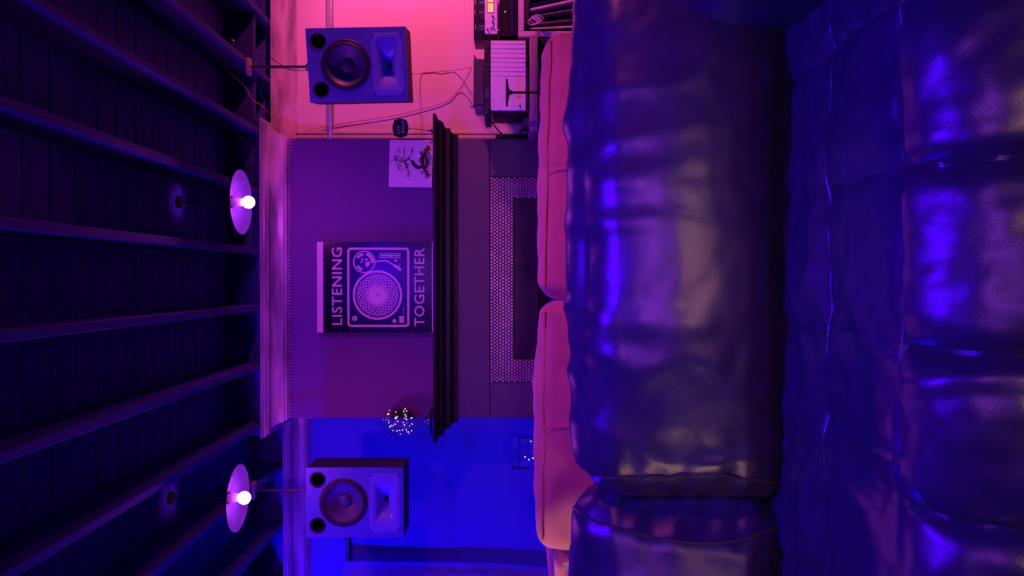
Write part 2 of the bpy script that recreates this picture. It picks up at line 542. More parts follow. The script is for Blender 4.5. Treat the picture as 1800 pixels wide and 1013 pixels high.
# ================================================================== FIREPLACE
s = D0 / F
fire = thing('fireplace', (0.006, D0, 0.0), 'black mantel fireplace with a dark surround and embossed metal tile frame', 'fireplace')
DS = D0 - 0.022               # surround face
def sz(x, d=DS): return EYE + (VPX - x) * d / F
def sx(yy, d=DS): return (VPY - yy) * d / F
z_join = sz(861)
ZM = EYE + 0.409              # mantel top
YM = 4.182                    # mantel front edge
fx0, fx1 = BX0 + 0.004, BX1 - 0.004
bm = BM(); box(bm, fx0, fx1, DS, D0 - .0005, z_join + .0015, ZM - .13, 0.002, 1); obj('frieze_panel', bm, M['surround'], fire, False)
tx0, tx1 = sx(673), sx(310)
ix0, ix1 = sx(632), sx(350)
z_in = sz(903)
for a, b in ((fx0, tx0 - .002), (tx1 + .002, fx1)):
    bm = BM(); box(bm, a, b, DS, D0 - .0005, 0.0, z_join - .0015, 0.002, 1); obj('jamb_panel', bm, M['surround'], fire, False)
# tile frame: backing and small round embossed cells in staggered rows
bm = BM()
box(bm, tx0, tx1, DS + .004, D0 - .0005, z_in, z_join - .002)
box(bm, tx0, ix0, DS + .004, D0 - .0005, 0.0, z_in)
box(bm, ix1, tx1, DS + .004, D0 - .0005, 0.0, z_in)
bk = obj('tile_backing', bm, M['grout'], fire, False)
bm = BM()
pit = 0.0185; rr = 0.0086; row = 0
zz = z_join - .002 - rr
while zz > 0.02:
    xx = tx0 + rr + (pit / 2 if row % 2 else 0)
    while xx < tx1 - rr * .8:
        if zz - rr > z_in - .003 or xx + rr < ix0 + .003 or xx - rr > ix1 - .003:
            lo = [bm.verts.new((xx + rr * math.cos(a), DS + .004, zz + rr * math.sin(a))) for a in [math.pi * (k / 3 + 1 / 6) for k in range(6)]]
            hi = [bm.verts.new((xx + rr * .62 * math.cos(a), DS - .0035, zz + rr * .62 * math.sin(a))) for a in [math.pi * (k / 3 + 1 / 6) for k in range(6)]]
            bm.faces.new(hi)
            for k in range(6):
                bm.faces.new((lo[k], lo[(k + 1) % 6], hi[(k + 1) % 6], hi[k]))
        xx += pit
    zz -= pit * 0.866; row += 1
o = obj('embossed_tiles', bm, M['tile'], fire, False); o['kind'] = 'stuff'
# hood plate, and a flat black sheet painting the dark of the opening beneath
zh = sz(944)
bm = BM(); box(bm, ix0 + .002, ix1 - .002, D0 - .012, D0 - .0005, zh, z_in - .001, 0.002, 1); obj('hood_plate', bm, M['hood'], fire, False)
bm = BM(); box(bm, ix0 + .01, ix1 - .01, D0 - .015, D0 - .012, zh - .006, zh + .002, 0.001, 1); obj('hood_lip', bm, M['dark_steel'], fire, False)
bm = BM(); box(bm, ix0 + .002, ix1 - .002, D0 - .004, D0 - .0005, 0.0, zh - .007); obj('opening_dark_sheet', bm, M['matte_black'], fire, False)  # black sheet in place of the opening's shade, no recess behind
# mantel shelf: stepped cornice returned round both ends
def mantel_part(name, prof, m):
    bm = BM(); rows = []
    for cx, cy, dx, dy in ((BX0, D0 - .001, -1, 0), (BX0, D0, -1, -1), (BX1, D0, 1, -1), (BX1, D0 - .001, 1, 0)):
        rows.append([bm.verts.new((cx + dx * p, cy + dy * p if dy else cy, z)) for p, z in prof])
    for A, B in zip(rows, rows[1:]):
        for i in range(len(A)):
            j = (i + 1) % len(A)
            bm.faces.new((A[i], A[j], B[j], B[i]))
    bm.faces.new(rows[0]); bm.faces.new(rows[-1][::-1])
    return obj(name, bm, m, fire, True)
mantel_part('mantel_shelf', [(0.0, ZM), (0.114, ZM), (0.118, ZM - .004), (0.118, ZM - .012), (0.114, ZM - .015), (0.0, ZM - .015)], M['mantel'])
cyma = [(0.0, ZM - .015), (0.112, ZM - .015)]
for k in range(8):
    t = k / 7
    cyma.append((0.112 - .056 * t - .009 * math.sin(2 * math.pi * t), ZM - .018 - .043 * t))
cyma += [(0.054, ZM - .064), (0.0, ZM - .064)]
mantel_part('mantel_cornice', cyma, M['mantel'])
ov = [(0.0, ZM - .064), (0.05, ZM - .064), (0.05, ZM - .088)]
for k in range(6):
    t = k / 5
    ov.append((0.047 - .024 * math.sin(t * math.pi / 2), ZM - .090 - .022 * (1 - math.cos(t * math.pi / 2))))
ov += [(0.020, ZM - .130), (0.0, ZM - .130)]
mantel_part('mantel_moulding', ov, M['mantel'])
bm = BM(); n = 96
for k in range(n):
    cx = BX0 + (k + .5) * (BX1 - BX0) / n
    box(bm, cx - .005, cx + .005, D0 - .030, D0 - .018, ZM - .128, ZM - .114, 0.003, 1)
o = obj('bead_row', bm, M['mantel'], fire, False); o['kind'] = 'stuff'

# ================================================================== LEATHER SOFA
ZS = 0.45
sofa = thing('leather_sofa', (-0.48, 1.45, 0.0), 'large black leather sofa with puffy creased cushions in the foreground', 'sofa')

def leather_disp(seed, ends):
    def f(p, n, c):
        # broad lumps, pulled creases running up the cushion, sharp puckers by the end seams
        d = 0.011 * nz(p.x * 3.1 + seed, p.y * 3, p.z * 3.4)
        ridge = 1 - abs(nz(p.x * 9.0 + seed, p.z * 3.2 + 5 + nz(p.x * 3, p.z * 4, seed) * .9, p.y * 3)) * 2
        mask = max(0.0, nz(p.x * 2.2 + 9 + seed, p.z * 2.5, 4) + 0.35)
        d += 0.030 * max(0, ridge - .25) ** 2 * mask
        e = max(0, abs(c[0]) - 0.72) / 0.28
        pleat = nz(p.z * 24 + seed, p.y * 13, p.x * 4)
        d += 0.016 * e * pleat
        # puckers along the top and bottom seams
        q = max(0, abs(c[2]) - .62) / .38
        d += 0.0055 * q * nz(p.x * 13 + seed + 3 * nz(p.x * 2, seed, 1), p.z * 5, 2)
        d += 0.0018 * nz(p.x * 34, p.y * 34, p.z * 34 + seed)
        r2 = 1 - 2 * abs(nz(p.x * 8 + p.z * 9 + seed * 2, p.z * 6 - p.x * 5 + 1.2 * nz(p.x * 4, p.z * 4, seed), p.y * 4))
        d -= 0.014 * max(0, r2 - .55) * max(0, nz(p.x * 2.7 + 3 + seed, p.z * 3.1, 9) + .3)
        return d
    return f

TILT = Matrix.Rotation(math.radians(-11), 4, 'X')
def back_cushion(x0, x1, seed):
    hx = (x1 - x0) / 2
    bm = rounded_box((hx, .155, .245), .105, (int(hx * 150), 22, 46), (0.02, 0.085, 0.03), leather_disp(seed, 1))
    for _ in range(3):
        bmesh.ops.smooth_vert(bm, verts=bm.verts[:], factor=0.5, use_axis_x=True, use_axis_y=True, use_axis_z=True)
    bmesh.ops.transform(bm, matrix=Matrix.Translation(((x0 + x1) / 2, 1.865, .634)) @ TILT, verts=bm.verts[:])
    o = obj('back_cushion', bm, M['leather'], sofa)
    # piping round both ends, laid on the cushion surface
    tree = BVHTree.FromPolygons([v.co.copy() for v in o.data.vertices], [p.vertices[:] for p in o.data.polygons])
    rl = Vector(sofa.location)
    C0 = Matrix.Translation(((x0 + x1) / 2, 1.865, .634)) @ TILT
    for e in (-1, 1):
        pts = []
        for k in range(61):
            a = 2 * math.pi * k / 60
            q = C0 @ Vector((e * (hx - .030 + .006 * math.sin(3 * a)), .26 * math.cos(a), .33 * math.sin(a))) - rl
            loc, nrm, _, _ = tree.find_nearest(q)
            pts.append(loc + nrm * .0005 + rl)
        b2 = BM(); tube(b2, pts, .0034, 6); obj('piping', b2, M['leather_seam'], o)
    return o
back_cushion(-0.512, 0.80, 1.3)
back_cushion(-1.52, -0.496, 6.1)
bm = rounded_box((1.17, .10, .30), .06, (60, 10, 16), (0, 0.01, 0.01))
bmesh.ops.transform(bm, matrix=Matrix.Translation((-.36, 2.07, .50)), verts=bm.verts[:])
obj('back_frame', bm, M['leather'], sofa)
bm = BM(); box(bm, -1.52, .80, 1.10, 2.12, .08, .24, .03, 3); obj('base', bm, M['leather'], sofa)
for fx in (-1.6, .84):
    for fy in (1.15, 2.0):
        b2 = BM(); lathe(b2, [(0, 0), (.022, 0), (.03, .1), (0, .1)], 16, Matrix.Translation((fx, fy, 0))); obj('foot', b2, M['matte_black'], sofa)

# quilted seat: seams across and along, each panel swelling between them
SXS = [.57, .43, .17, -.10, -.342, -.60, -.85, -1.10, -1.33, -1.56]
SYS = [1.86, 1.46, 1.19, 0.86]
YF, RF = 1.20, 0.17          # where the front edge starts to roll over and its radius
def seam_w(x, y, i):
    return 0.012 * nz(x * 5, y * 5, 3 + i) + 0.02 * nz(x * 1.9, y * 1.9, 7 + i)
def seat_h(x, v):
    """swelling above the seam level at (x, distance from the back v)"""
    y = SYS[0] - v
    xs = x + seam_w(0.5, y, 1); ys = y + seam_w(x, 0.5, 2)
    a = 0.0; b = 0.0
    for L, R in zip(SXS[1:], SXS):
        if L <= xs <= R:
            t = (xs - L) / (R - L) * 2 - 1; a = 1 - abs(t) ** 5
    rows = [1.86, 1.46, 1.19, 0.80, 0.2]
    for L, R in zip(rows[1:], rows):
        if L <= ys <= R:
            t = (ys - L) / (R - L) * 2 - 1
            b = 1 - abs(t) ** (3.5 if R > 1.3 else 3.0)
    near = 0.011 if y > 1.17 else 0.034
    h = near * (a ** .5) * (b ** .55)
    h += 0.012 * nz(x * 4, y * 4, 2)
    rg = 1 - 2 * abs(nz(x * 7 + 2 + .8 * nz(x * 3, y * 3, 1), y * 5.2, 8))
    h += 0.009 * max(0, rg - .35) * (0.5 + nz(x * 2.4, y * 2.2, 14)) * 1.5
    # puckers beside the seams
    e = 1 - min(a, b) if min(a, b) >= 0 else 1
    h += 0.009 * max(0, e) * nz(x * 17, y * 15, 1) + (0.007 if y < 1.17 else .003) * nz(x * 10 + 3, y * 8, 6)
    h += 0.002 * nz(x * 30, y * 30, 4)
    return h
def seat_pt(x, v, lift=0.0):
    flat = SYS[0] - YF
    h = seat_h(x, v) + lift
    zb = ZS - .016
    if v < flat:
        return Vector((x, SYS[0] - v, zb + h))
    a = (v - flat) / RF
    if a < math.pi / 2:
        return Vector((x, YF - math.sin(a) * (RF + h), zb - RF + math.cos(a) * (RF + h)))
    return Vector((x, YF - RF - h, zb - RF - (a - math.pi / 2) * RF))
VMAX = SYS[0] - YF + RF * math.pi / 2 + .12
bm = BM()
sgrid(bm, lambda u, v: seat_pt(-1.56 + u * 2.13, v * VMAX), 300, 170)
seat = obj('seat_cushion', bm, M['leather'], sofa)
for yv in (1.46, 1.19):
    bm = BM(); pts = []
    for k in range(180):
        x = -1.5 + 2.03 * k / 179
        v = SYS[0] - yv + seam_w(x, 0.5, 2)
        pts.append(seat_pt(x, v, .0005))
    tube(bm, pts, .0022, 5); obj('seam', bm, M['leather_seam'], seat)
for xv in SXS[1:-1]:
    bm = BM(); pts = []
    for k in range(90):
        v = .12 + (VMAX - .2) * k / 89
        x = xv - seam_w(0.5, SYS[0] - v, 1)
        pts.append(seat_pt(x, v, .0003))
    tube(bm, pts, .0022, 5); obj('seam', bm, M['leather_seam'], seat)
# arms
def arm(xc, seed):
    bm = rounded_box((.15, .42, .30), .12, (18, 50, 26), (.03, .0, .03), lambda p, n, c: .012 * nz(p.x * 5 + seed, p.y * 4, p.z * 5) + .004 * nz(p.x * 15, p.y * 13 + seed, p.z * 15))
    bmesh.ops.transform(bm, matrix=Matrix.Translation((xc, 1.46, .40)), verts=bm.verts[:])
    return obj('arm', bm, M['leather'], sofa)
ar = arm(.715, 3.0)
arm(-1.69, 8.0)
bm = BM()
tube(bm, smooth_path([(.585, 1.78, .70), (.575, 1.70, .655), (.555, 1.655, .60), (.548, 1.64, .545)], 8), .004, 6)
obj('piping', bm, M['leather_seam'], ar)

# ================================================================== TAN SOFA
tan = thing('suede_sofa', (-0.04, 2.95, 0.0), 'tan suede sofa with two back cushions behind the leather sofa', 'sofa')
def tan_disp(seed):
    def f(p, n, c):
        d = .008 * nz(p.x * 4 + seed, p.y * 4, p.z * 4)
        q = max(0, c[2] - .45) / .55
        d += .006 * q * nz(p.x * 16 + seed, p.y * 8, p.z * 6)
        e = max(0, abs(c[0]) - .8) / .2
        d += .012 * e * nz(p.z * 13 + seed, p.y * 8, p.x)
        d += .002 * nz(p.x * 22, p.y * 22, p.z * 22 + seed)
        return d
    return f
def tan_cushion(x0, x1, zt, yc, roll, seed):
    hx = (x1 - x0) / 2
    bm = rounded_box((hx, .11, .24), .055, (int(hx * 110), 14, 30), (0.012, 0.03, 0.012), tan_disp(seed))
    T = Matrix.Translation(((x0 + x1) / 2, yc, zt - .252)) @ Matrix.Rotation(math.radians(roll), 4, 'Y')
    bmesh.ops.transform(bm, matrix=T, verts=bm.verts[:])
    o = obj('back_cushion', bm, M['suede'], tan)
    # welt along the top edge on the camera side and the stitched centre seam
    b2 = BM(); pts = []
    for k in range(70):
        x = -hx + .04 + (2 * hx - .08) * k / 69
        pts.append(T @ Vector((x, -.10 + .002 * nz(x * 14, seed, 1), .225 + .008 * nz(x * 7 + seed, 3, 1))))
    tube(b2, pts, .006, 6); obj('welt', b2, M['suede'], o)
    return o
c1 = tan_cushion(-.067, .856, .944, 2.745, 1.3, 2.0)
c2 = tan_cushion(-.938, -.071, .957, 2.735, 0.5, 5.0)
for c, yy in ((c1, 290), (c2, 750)):
    x = (VPY - yy) * 2.62 / F
    b2 = BM(); tube(b2, [(x, 2.607, .93), (x, 2.602, .88), (x, 2.596, .80), (x, 2.60, .65)], .0025, 6)
    obj('seam', b2, M['suede'], c)
bm = rounded_box((.93, .07, .30), .03, (30, 6, 14)); bmesh.ops.transform(bm, matrix=Matrix.Translation((-.04, 2.70, .40)), verts=bm.verts[:]); obj('back_frame', bm, M['suede'], tan)
bm = rounded_box((.93, .40, .13), .05, (30, 14, 8), (0, 0, .02)); bmesh.ops.transform(bm, matrix=Matrix.Translation((-.04, 3.12, .34)), verts=bm.verts[:]); obj('seat_cushion', bm, M['suede'], tan)
bm = BM(); box(bm, -.97, .89, 2.66, 3.5, .08, .22, .02, 2); obj('base', bm, M['suede'], tan)
for xc in (-1.08, 1.0):
    zt = .885 if xc < 0 else .70
    bm = rounded_box((.11, .42, zt / 2 - .03), .035, (10, 20, 14), (.01, 0, .01), lambda p, n, c: .003 * nz(p.x * 9, p.y * 9, p.z * 9))
    bmesh.ops.transform(bm, matrix=Matrix.Translation((xc, 3.04, zt / 2 + .03)), verts=bm.verts[:])
    a = obj('arm', bm, M['suede'], tan)
    b2 = BM(); tube(b2, [(xc - .09, 2.626, zt - .028), (xc, 2.622, zt - .026), (xc + .09, 2.626, zt - .028)], .005, 6); obj('welt', b2, M['suede'], a)
for fx in (-1.08, 1.0):
    for fy in (2.72, 3.4):
        b2 = BM(); lathe(b2, [(0, 0), (.02, 0), (.026, .085), (0, .085)], 14, Matrix.Translation((fx, fy, 0))); obj('foot', b2, M['matte_black'], tan)
# pale cloth hanging over the end of the tan sofa
th = []
bm = BM()
def cloth(u, v):
    x = -.955 - .145 * u
    fold = .012 * math.sin(u * 9 + 1.5 * math.sin(v * 3)) + .006 * nz(u * 6, v * 5, 3)
    zt = .868 - .02 * u
    return Vector((x + .012 * math.sin(v * 5), 2.575 - .012 * v + fold, zt - .36 * v - .03 * u * (1 - v)))
sgrid(bm, cloth, 40, 30)
bmesh.ops.solidify(bm, geom=bm.faces[:], thickness=.004)
o = obj('cloth', bm, M['suede_pale'], None)
tag(o, 'pale folded cloth hanging at the left end of the tan sofa', 'cloth')

# ================================================================== LOUDSPEAKERS
SW, SH = .362, .500
def speaker(name, loc, rot, depth, label):
    t = thing(name, loc, label, 'speaker', 'ceiling hung loudspeakers', rot)
    hw = SW / 2
    # local: x right, z up from the bottom, front face at y=0 looking along -y
    def lz(f): return SH * (1 - f)
    bm = BM()
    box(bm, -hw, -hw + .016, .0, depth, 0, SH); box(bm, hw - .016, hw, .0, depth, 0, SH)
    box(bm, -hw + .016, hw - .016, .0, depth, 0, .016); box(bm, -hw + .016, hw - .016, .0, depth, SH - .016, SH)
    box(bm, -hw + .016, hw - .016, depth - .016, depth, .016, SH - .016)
    obj('cabinet', bm, M['spk_side_shaded'], t, False, True)
    # baffle with round and rounded openings
    cu = bpy.data.curves.new('baffle', 'CURVE'); cu.dimensions = '2D'; cu.fill_mode = 'BOTH'; cu.extrude = .004
    wz, wr = lz(.386), .124
    pz, px, pr = lz(.12), hw - .174 * SW, .040
    g = (-hw + .028, hw - .028, lz(.963), lz(.652))
    loops = [[(-hw, 0), (hw, 0), (hw, SH), (-hw, SH)], circ(0, wz, wr - .006, 48), circ(px, pz, pr - .004, 28), circ(-px, pz, pr - .004, 28), rrect(g[0] + .02, g[1] - .02, g[2] + .012, g[3] - .012, .02)]
    for L in loops:
        sp = cu.splines.new('POLY'); sp.points.add(len(L) - 1)
        for q, (x, z) in zip(sp.points, L): q.co = (x, z, 0, 1)
        sp.use_cyclic_u = True
    to = bpy.data.objects.new('baffle', cu); COL.objects.link(to)
    me = bpy.data.meshes.new_from_object(to.evaluated_get(bpy.context.evaluated_depsgraph_get()))
    bpy.data.objects.remove(to); bpy.data.curves.remove(cu)
    for v in me.vertices:
        x, z, y = v.co
        v.co = (x, -.004 + y, z)
    me.materials.clear()
    obj('baffle', me, M['spk_front_lit'], t, False, True)
    R = Matrix.Rotation(math.radians(90), 4, 'X')      # lathe z axis -> -y
    wo = obj('woofer_frame', lathe(BM(), [(wr - .012, .006), (wr - .010, .011), (wr, .0105), (wr + .002, .0085), (wr + .002, .004), (wr - .012, .004)], 48, Matrix.Translation((0, 0, wz)) @ R, True), M['rubber'], t, True, True)
    prof = [(wr - .010, .006)]
    for k in range(9):
        a = math.pi * k / 8
        prof.append((wr - .019 + .008 * math.cos(a), .006 + .008 * math.sin(a)))
    obj('surround', lathe(BM(), prof, 48, Matrix.Translation((0, 0, wz)) @ R), M['rubber'], wo, True, True)
    prof = [(wr - .027, .006)]
    for k in range(1, 9):
        q = k / 8
        prof.append(((wr - .027) * (1 - q) + .034 * q, .006 - .042 * q ** .8))
    obj('cone', lathe(BM(), prof, 48, Matrix.Translation((0, 0, wz)) @ R), M['cone'], wo, True, True)
    obj('dust_cap', lathe(BM(), [(.036, -.036), (.034, -.030), (.026, -.023), (.014, -.019), (0, -.018)], 32, Matrix.Translation((0, 0, wz)) @ R), M['cone'], wo, True, True)
    for sxn in (-1, 1):
        prof = [(pr + .004, .004), (pr + .004, .007), (pr, .0095), (pr - .005, .007), (pr - .007, -.01), (pr - .008, -.12), (0, -.12)]
        obj('bass_port', lathe(BM(), prof, 28, Matrix.Translation((sxn * px, 0, pz)) @ R), M['matte_black'], t, True, True)
    # waveguide: flange plate with a flared mouth narrowing to the throat
    N = 7
    out = rrect(g[0], g[1], g[2], g[3], .030, N); mid = rrect(g[0] + .022, g[1] - .022, g[2] + .016, g[3] - .016, .026, N)
    cz = (g[2] + g[3]) / 2
    bm = BM()
    loops = [(out, -.004), (out, -.009), (mid, -.011)]
    nn = len(mid)
    th = circ(0, cz, .011, nn, a0=math.radians(0))
    # match vertex order of the rounded rectangle by angle
    th = [(.011 * math.cos(math.atan2(z - cz, x)), cz + .011 * math.sin(math.atan2(z - cz, x))) for x, z in mid]
    for k in range(1, 9):
        q = k / 8
        e = q ** .55
        loops.append(([(mx * (1 - e) + tx * e, mz * (1 - e) + tz * e) for (mx, mz), (tx, tz) in zip(mid, th)], -.011 + .075 * q ** 1.1))
    rows = [[bm.verts.new((x, yy, z)) for x, z in L] for L, yy in loops]
    for A, B in zip(rows, rows[1:]):
        for k in range(nn):
            bm.faces.new((A[k], A[(k + 1) % nn], B[(k + 1) % nn], B[k]))
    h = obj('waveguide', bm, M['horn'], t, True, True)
    obj('throat', plate(BM(), circ(0, cz, .0118, 20), .058, .066), M['matte_black'], h, False, True)
    for ix in (-1, 0, 1):
        for iz in (-1, 1):
            cxx = ix * ((g[1] - g[0]) / 2 - .013); czz = cz + iz * ((g[3] - g[2]) / 2 - .009)
            obj('screw', lathe(BM(), [(.0035, .008), (.0035, .0115), (.002, .012), (0, .0112)], 10, Matrix.Translation((cxx, 0, czz)) @ R), M['dark_steel'], h, True, True)
    return t

sp1 = speaker('loudspeaker', P(716, 114, 3.90) - Vector((0, 0, 0)), (0, math.radians(-1.2), math.radians(-10)), .20, 'loudspeaker hung in front of the pink alcove wall, angled inward')
sp2 = speaker('loudspeaker', P(709, 884, 3.95), (0, 0, 0), .21, 'loudspeaker hung in front of the blue alcove wall by the curtain')

def speaker_mount(xc, yc, ztop, label):
    t = thing('speaker_mount', (xc, yc, ztop), label, 'speaker mount', 'ceiling poles holding the loudspeakers')
    bm = BM(); tube(bm, [(xc, yc, ztop + .02), (xc, yc, HC)], .0075, 12); obj('pole', bm, M['dark_steel'], t)
    bm = BM(); box(bm, xc - .045, xc + .045, yc - .02, yc + .02, HC - .022, HC - .001, .004, 2); obj('ceiling_block', bm, M['plank'], t)
    bm = BM()
    tube(bm, [(xc - .022, yc, ztop + .001), (xc - .022, yc, ztop + .018), (xc - .012, yc, ztop + .030), (xc + .012, yc, ztop + .030), (xc + .022, yc, ztop + .018), (xc + .022, yc, ztop + .001)], .004, 8)
    obj('yoke', bm, M['dark_steel'], t)
    for dx in (-.022, .022):
        bm = BM(); lathe(bm, [(0, 0), (.009, 0), (.009, .008), (0, .008)], 12, Matrix.Translation((xc + dx, yc, ztop))); obj('bolt', bm, M['steel'], t)
    return t
p1 = P(716, 114, 3.90)
speaker_mount(p1.x + .012, p1.y + .10, p1.z + SH + .004, 'dark pole fixing the pink side loudspeaker to the ceiling joist')
p2 = P(709, 884, 3.95)
speaker_mount(p2.x + .035, p2.y + .10, p2.z + SH + .001, 'dark pole fixing the blue side loudspeaker to the ceiling')

# ================================================================== PENDANT LAMPS
def pendant(px, py, d, r, label, droop):
    c = P(px, py, d)
    t = thing('pendant_lamp', (c.x, c.y, c.z), label, 'pendant lamp', 'violet pendant lamps')
    T = Matrix.Translation((0, 0, 0))
    prof = [(r, 0), (r * .97, .006), (r * .80, .016), (r * .5, .030), (r * .25, .040), (.028, .046), (.028, .050), (r * .26, .044), (r * .52, .034), (r * .82, .020), (r * .985, .009), (r, .003)]
    obj('shade', lathe(BM(), prof, 56, T, True), M['shade'], t, True, True)
    obj('rim', lathe(BM(), [(r + .0015, -.001), (r + .003, .001), (r + .0015, .004), (r - .002, .002)], 56, T, True), M['shade'], t, True, True)
    obj('socket', lathe(BM(), [(0, .055), (.020, .052), (.021, .018), (.017, -.004), (.0, -.004)], 24, T), M['socket'], t, True, True)
    bz = -droop
    prof = [(.0125, -.004)]
    for k in range(1, 13):
        a = math.radians(150 - k * 150 / 12)
        prof.append((.0285 * math.sin(a) if k < 12 else 0, bz - .0285 * math.cos(math.radians(180) - a) * 1.0))
    prof = [(.0125, -.004), (.016, -.010)] + [(.0285 * math.sin(math.radians(a)), bz + .0285 * math.cos(math.radians(a))) for a in range(40, 180, 14)] + [(0, bz - .0285)]
    obj('bulb', lathe(BM(), prof, 28, T), M['bulb'], t, True, True)
    top = DECK - .003 - c.z
    obj('cord', tube(BM(), [(0, 0, .05), (0, 0, top - .012)], .0035, 8), M['cord_black'], t, True, True)
    obj('ceiling_rose', lathe(BM(), [(0, top), (.03, top), (.028, top - .012), (.010, top - .022), (0, top - .022)], 24, T), M['matte_black'], t, True, True)
    return t
pendant(425.5, 356, 3.60, .149, 'violet pendant lamp hanging in front of the chimney breast crown', .034)
pendant(418, 876, 3.50, .149, 'violet pendant lamp beside the blue side loudspeaker pole', .028)

# ================================================================== POSTER
SP = 4.262 / F
post = thing('poster', ((VPY - 505) * SP, 4.262, ZM + .0005), 'black and pink poster of a turntable reading LISTENING TOGETHER on the mantel', 'poster', None, (math.radians(-1.0), 0, 0))
def U(y): return (505 - y) * SP
def V(x): return (761.5 - x) * SP
bm = BM(); box(bm, U(585), U(425.5), 0, .006, 0, V(555)); obj('board', bm, M['paper_black'], post, False, True)
bm = BM(); box(bm, U(585), U(425.5), -.0008, 0, V(566), V(555)); obj('top_border', bm, M['ink_pale'], post, False, True)
bm = BM(); box(bm, U(585), U(425.5), -.0008, 0, .0, V(757.6)); obj('bottom_border', bm, M['ink_pale'], post, False, True)
for body, x0, x1, y0, y1 in (('LISTENING', 581, 599.5, 435, 571.5), ('TOGETHER', 726.3, 744.5, 436, 574)):
    me = text_mesh(body, V(x0) - V(x1), U(y0) - U(y1))
    cx, cz = (U(y0) + U(y1)) / 2, (V(x0) + V(x1)) / 2
    for v in me.vertices: v.co = (v.co.x + cx, v.co.y - .0006, v.co.z + cz)
    me.materials.clear()
    obj('lettering', me, M['ink_pale'], post, False, True)
def c2p(cx, cy): return (U(420 + cy / 5.959), V(550 + cx / 5.959))      # crop pixel -> poster
CS = SP / 5.959
Y0, Y1 = -.0007, 0.0
def pr_obj(name, bm, m=None): return obj(name, bm, m or M['ink_pale'], post, False, True)
ox0, oz0 = c2p(1000, 925); ox1, oz1 = c2p(347, 92)
pr_obj('printed_plinth', ring_plate(BM(), rrect(ox0, ox1, oz0, oz1, 40 * CS), rrect(ox0 + 24 * CS, ox1 - 24 * CS, oz0 + 24 * CS, oz1 - 24 * CS, 20 * CS), Y0, Y1))
pc = c2p(665, 590)
bm = BM(); ring_plate(bm, circ(*pc, 260 * CS, 64), circ(*pc, 236 * CS, 64), Y0, Y1); pr_obj('printed_platter', bm)
bm = BM()
NP = 24
star = []
for k in range(NP * 2):
    a = math.pi * k / NP
    star.append((pc[0] + (118 if k % 2 == 0 else 88) * CS * math.cos(a), pc[1] + (118 if k % 2 == 0 else 88) * CS * math.sin(a)))
hole = circ(*pc, 9 * CS, NP * 2)
ring_plate(bm, star, hole, Y0, Y1)
rad = [112, 133, 154, 174, 192, 207, 218]
for i, r0 in enumerate(rad):
    hw_a = math.pi / NP * .80
    dr = (14, 13, 12.5, 11.5, 10, 8, 5.5)[i]
    for k in range(NP):
        a = 2 * math.pi * (k + (.5 if i % 2 == 0 else 0)) / NP
        pts = []
        for da, rr_ in ((-hw_a, 0), (-hw_a * .45, dr * .62), (0, dr), (hw_a * .45, dr * .62), (hw_a, 0), (hw_a * .45, -dr * .62), (0, -dr), (-hw_a * .45, -dr * .62)):
            q = (r0 + rr_) * CS
            pts.append((pc[0] + q * math.cos(a + da), pc[1] + q * math.sin(a + da)))
        plate(bm, pts, Y0, Y1)
o = pr_obj('printed_strobe_pattern', bm); o['kind'] = 'stuff'
tc = c2p(527, 242)
bm = BM()
ring_plate(bm, circ(*tc, 118 * CS, 48), circ(*tc, 105 * CS, 48), Y0, Y1)
def arc_band(bm, c, r0, r1, a0, a1, n=12):
    pts = [(c[0] + r1 * math.cos(math.radians(a0 + (a1 - a0) * k / n)), c[1] + r1 * math.sin(math.radians(a0 + (a1 - a0) * k / n))) for k in range(n + 1)]
    pts += [(c[0] + r0 * math.cos(math.radians(a1 - (a1 - a0) * k / n)), c[1] + r0 * math.sin(math.radians(a1 - (a1 - a0) * k / n))) for k in range(n + 1)]
    plate(bm, pts, Y0, Y1)
for a0, a1, r0, r1 in ((5, 62, 68, 95), (120, 165, 68, 95), (262, 345, 70, 98), (200, 275, 18, 62), (300, 340, 18, 45), (20, 55, 18, 44), (80, 110, 18, 40)):
    arc_band(bm, tc, r0 * CS, r1 * CS, a0, a1)
pr_obj('printed_pivot', bm)
def stroke(bm, pts, w):
    L, R = [], []
    for i, p in enumerate(pts):
        a = Vector(pts[max(0, i - 1)]); b = Vector(pts[min(len(pts) - 1, i + 1)])
        t = (b - a).normalized(); n = Vector((-t.y, t.x)) * w / 2
        L.append((p[0] + n.x, p[1] + n.y)); R.append((p[0] - n.x, p[1] - n.y))
    plate(bm, L + R[::-1], Y0, Y1)
bm = BM(); stroke(bm, [c2p(*q) for q in ((640, 240), (700, 232), (752, 229), (785, 242), (845, 280))], 15 * CS); stroke(bm, [c2p(*q) for q in ((840, 277), (880, 302), (912, 330))], 30 * CS); stroke(bm, [c2p(890, 290), c2p(903, 265)], 6 * CS)
pr_obj('printed_tonearm', bm)
bm = BM()
a = c2p(688, 202); b = c2p(907, 152)
x0, x1 = min(a[0], b[0]), max(a[0], b[0]); z0, z1 = min(a[1], b[1]), max(a[1], b[1])
ring_plate(bm, rrect(x0, x1, z0, z1, 8 * CS), rrect(x0 + 7 * CS, x1 - 7 * CS, z0 + 7 * CS, z1 - 7 * CS, 4 * CS), Y0, Y1)
for q0, q1 in ((702, 780), (786, 812), (817, 893)):
    a = c2p(q0, 192 if q0 == 786 else 183); b = c2p(q1, 162 if q0 == 786 else 168)
    plate(bm, [(a[0], a[1]), (b[0], a[1]), (b[0], b[1]), (a[0], b[1])], Y0, Y1)
pr_obj('printed_pitch_slider', bm)
bm = BM(); plate(bm, circ(*c2p(858, 228), 15 * CS, 20), Y0, Y1); pr_obj('printed_button', bm)
bm = BM(); ring_plate(bm, circ(*c2p(425, 833), 28 * CS, 24), circ(*c2p(425, 833), 8 * CS, 24), Y0, Y1); pr_obj('printed_dial', bm)
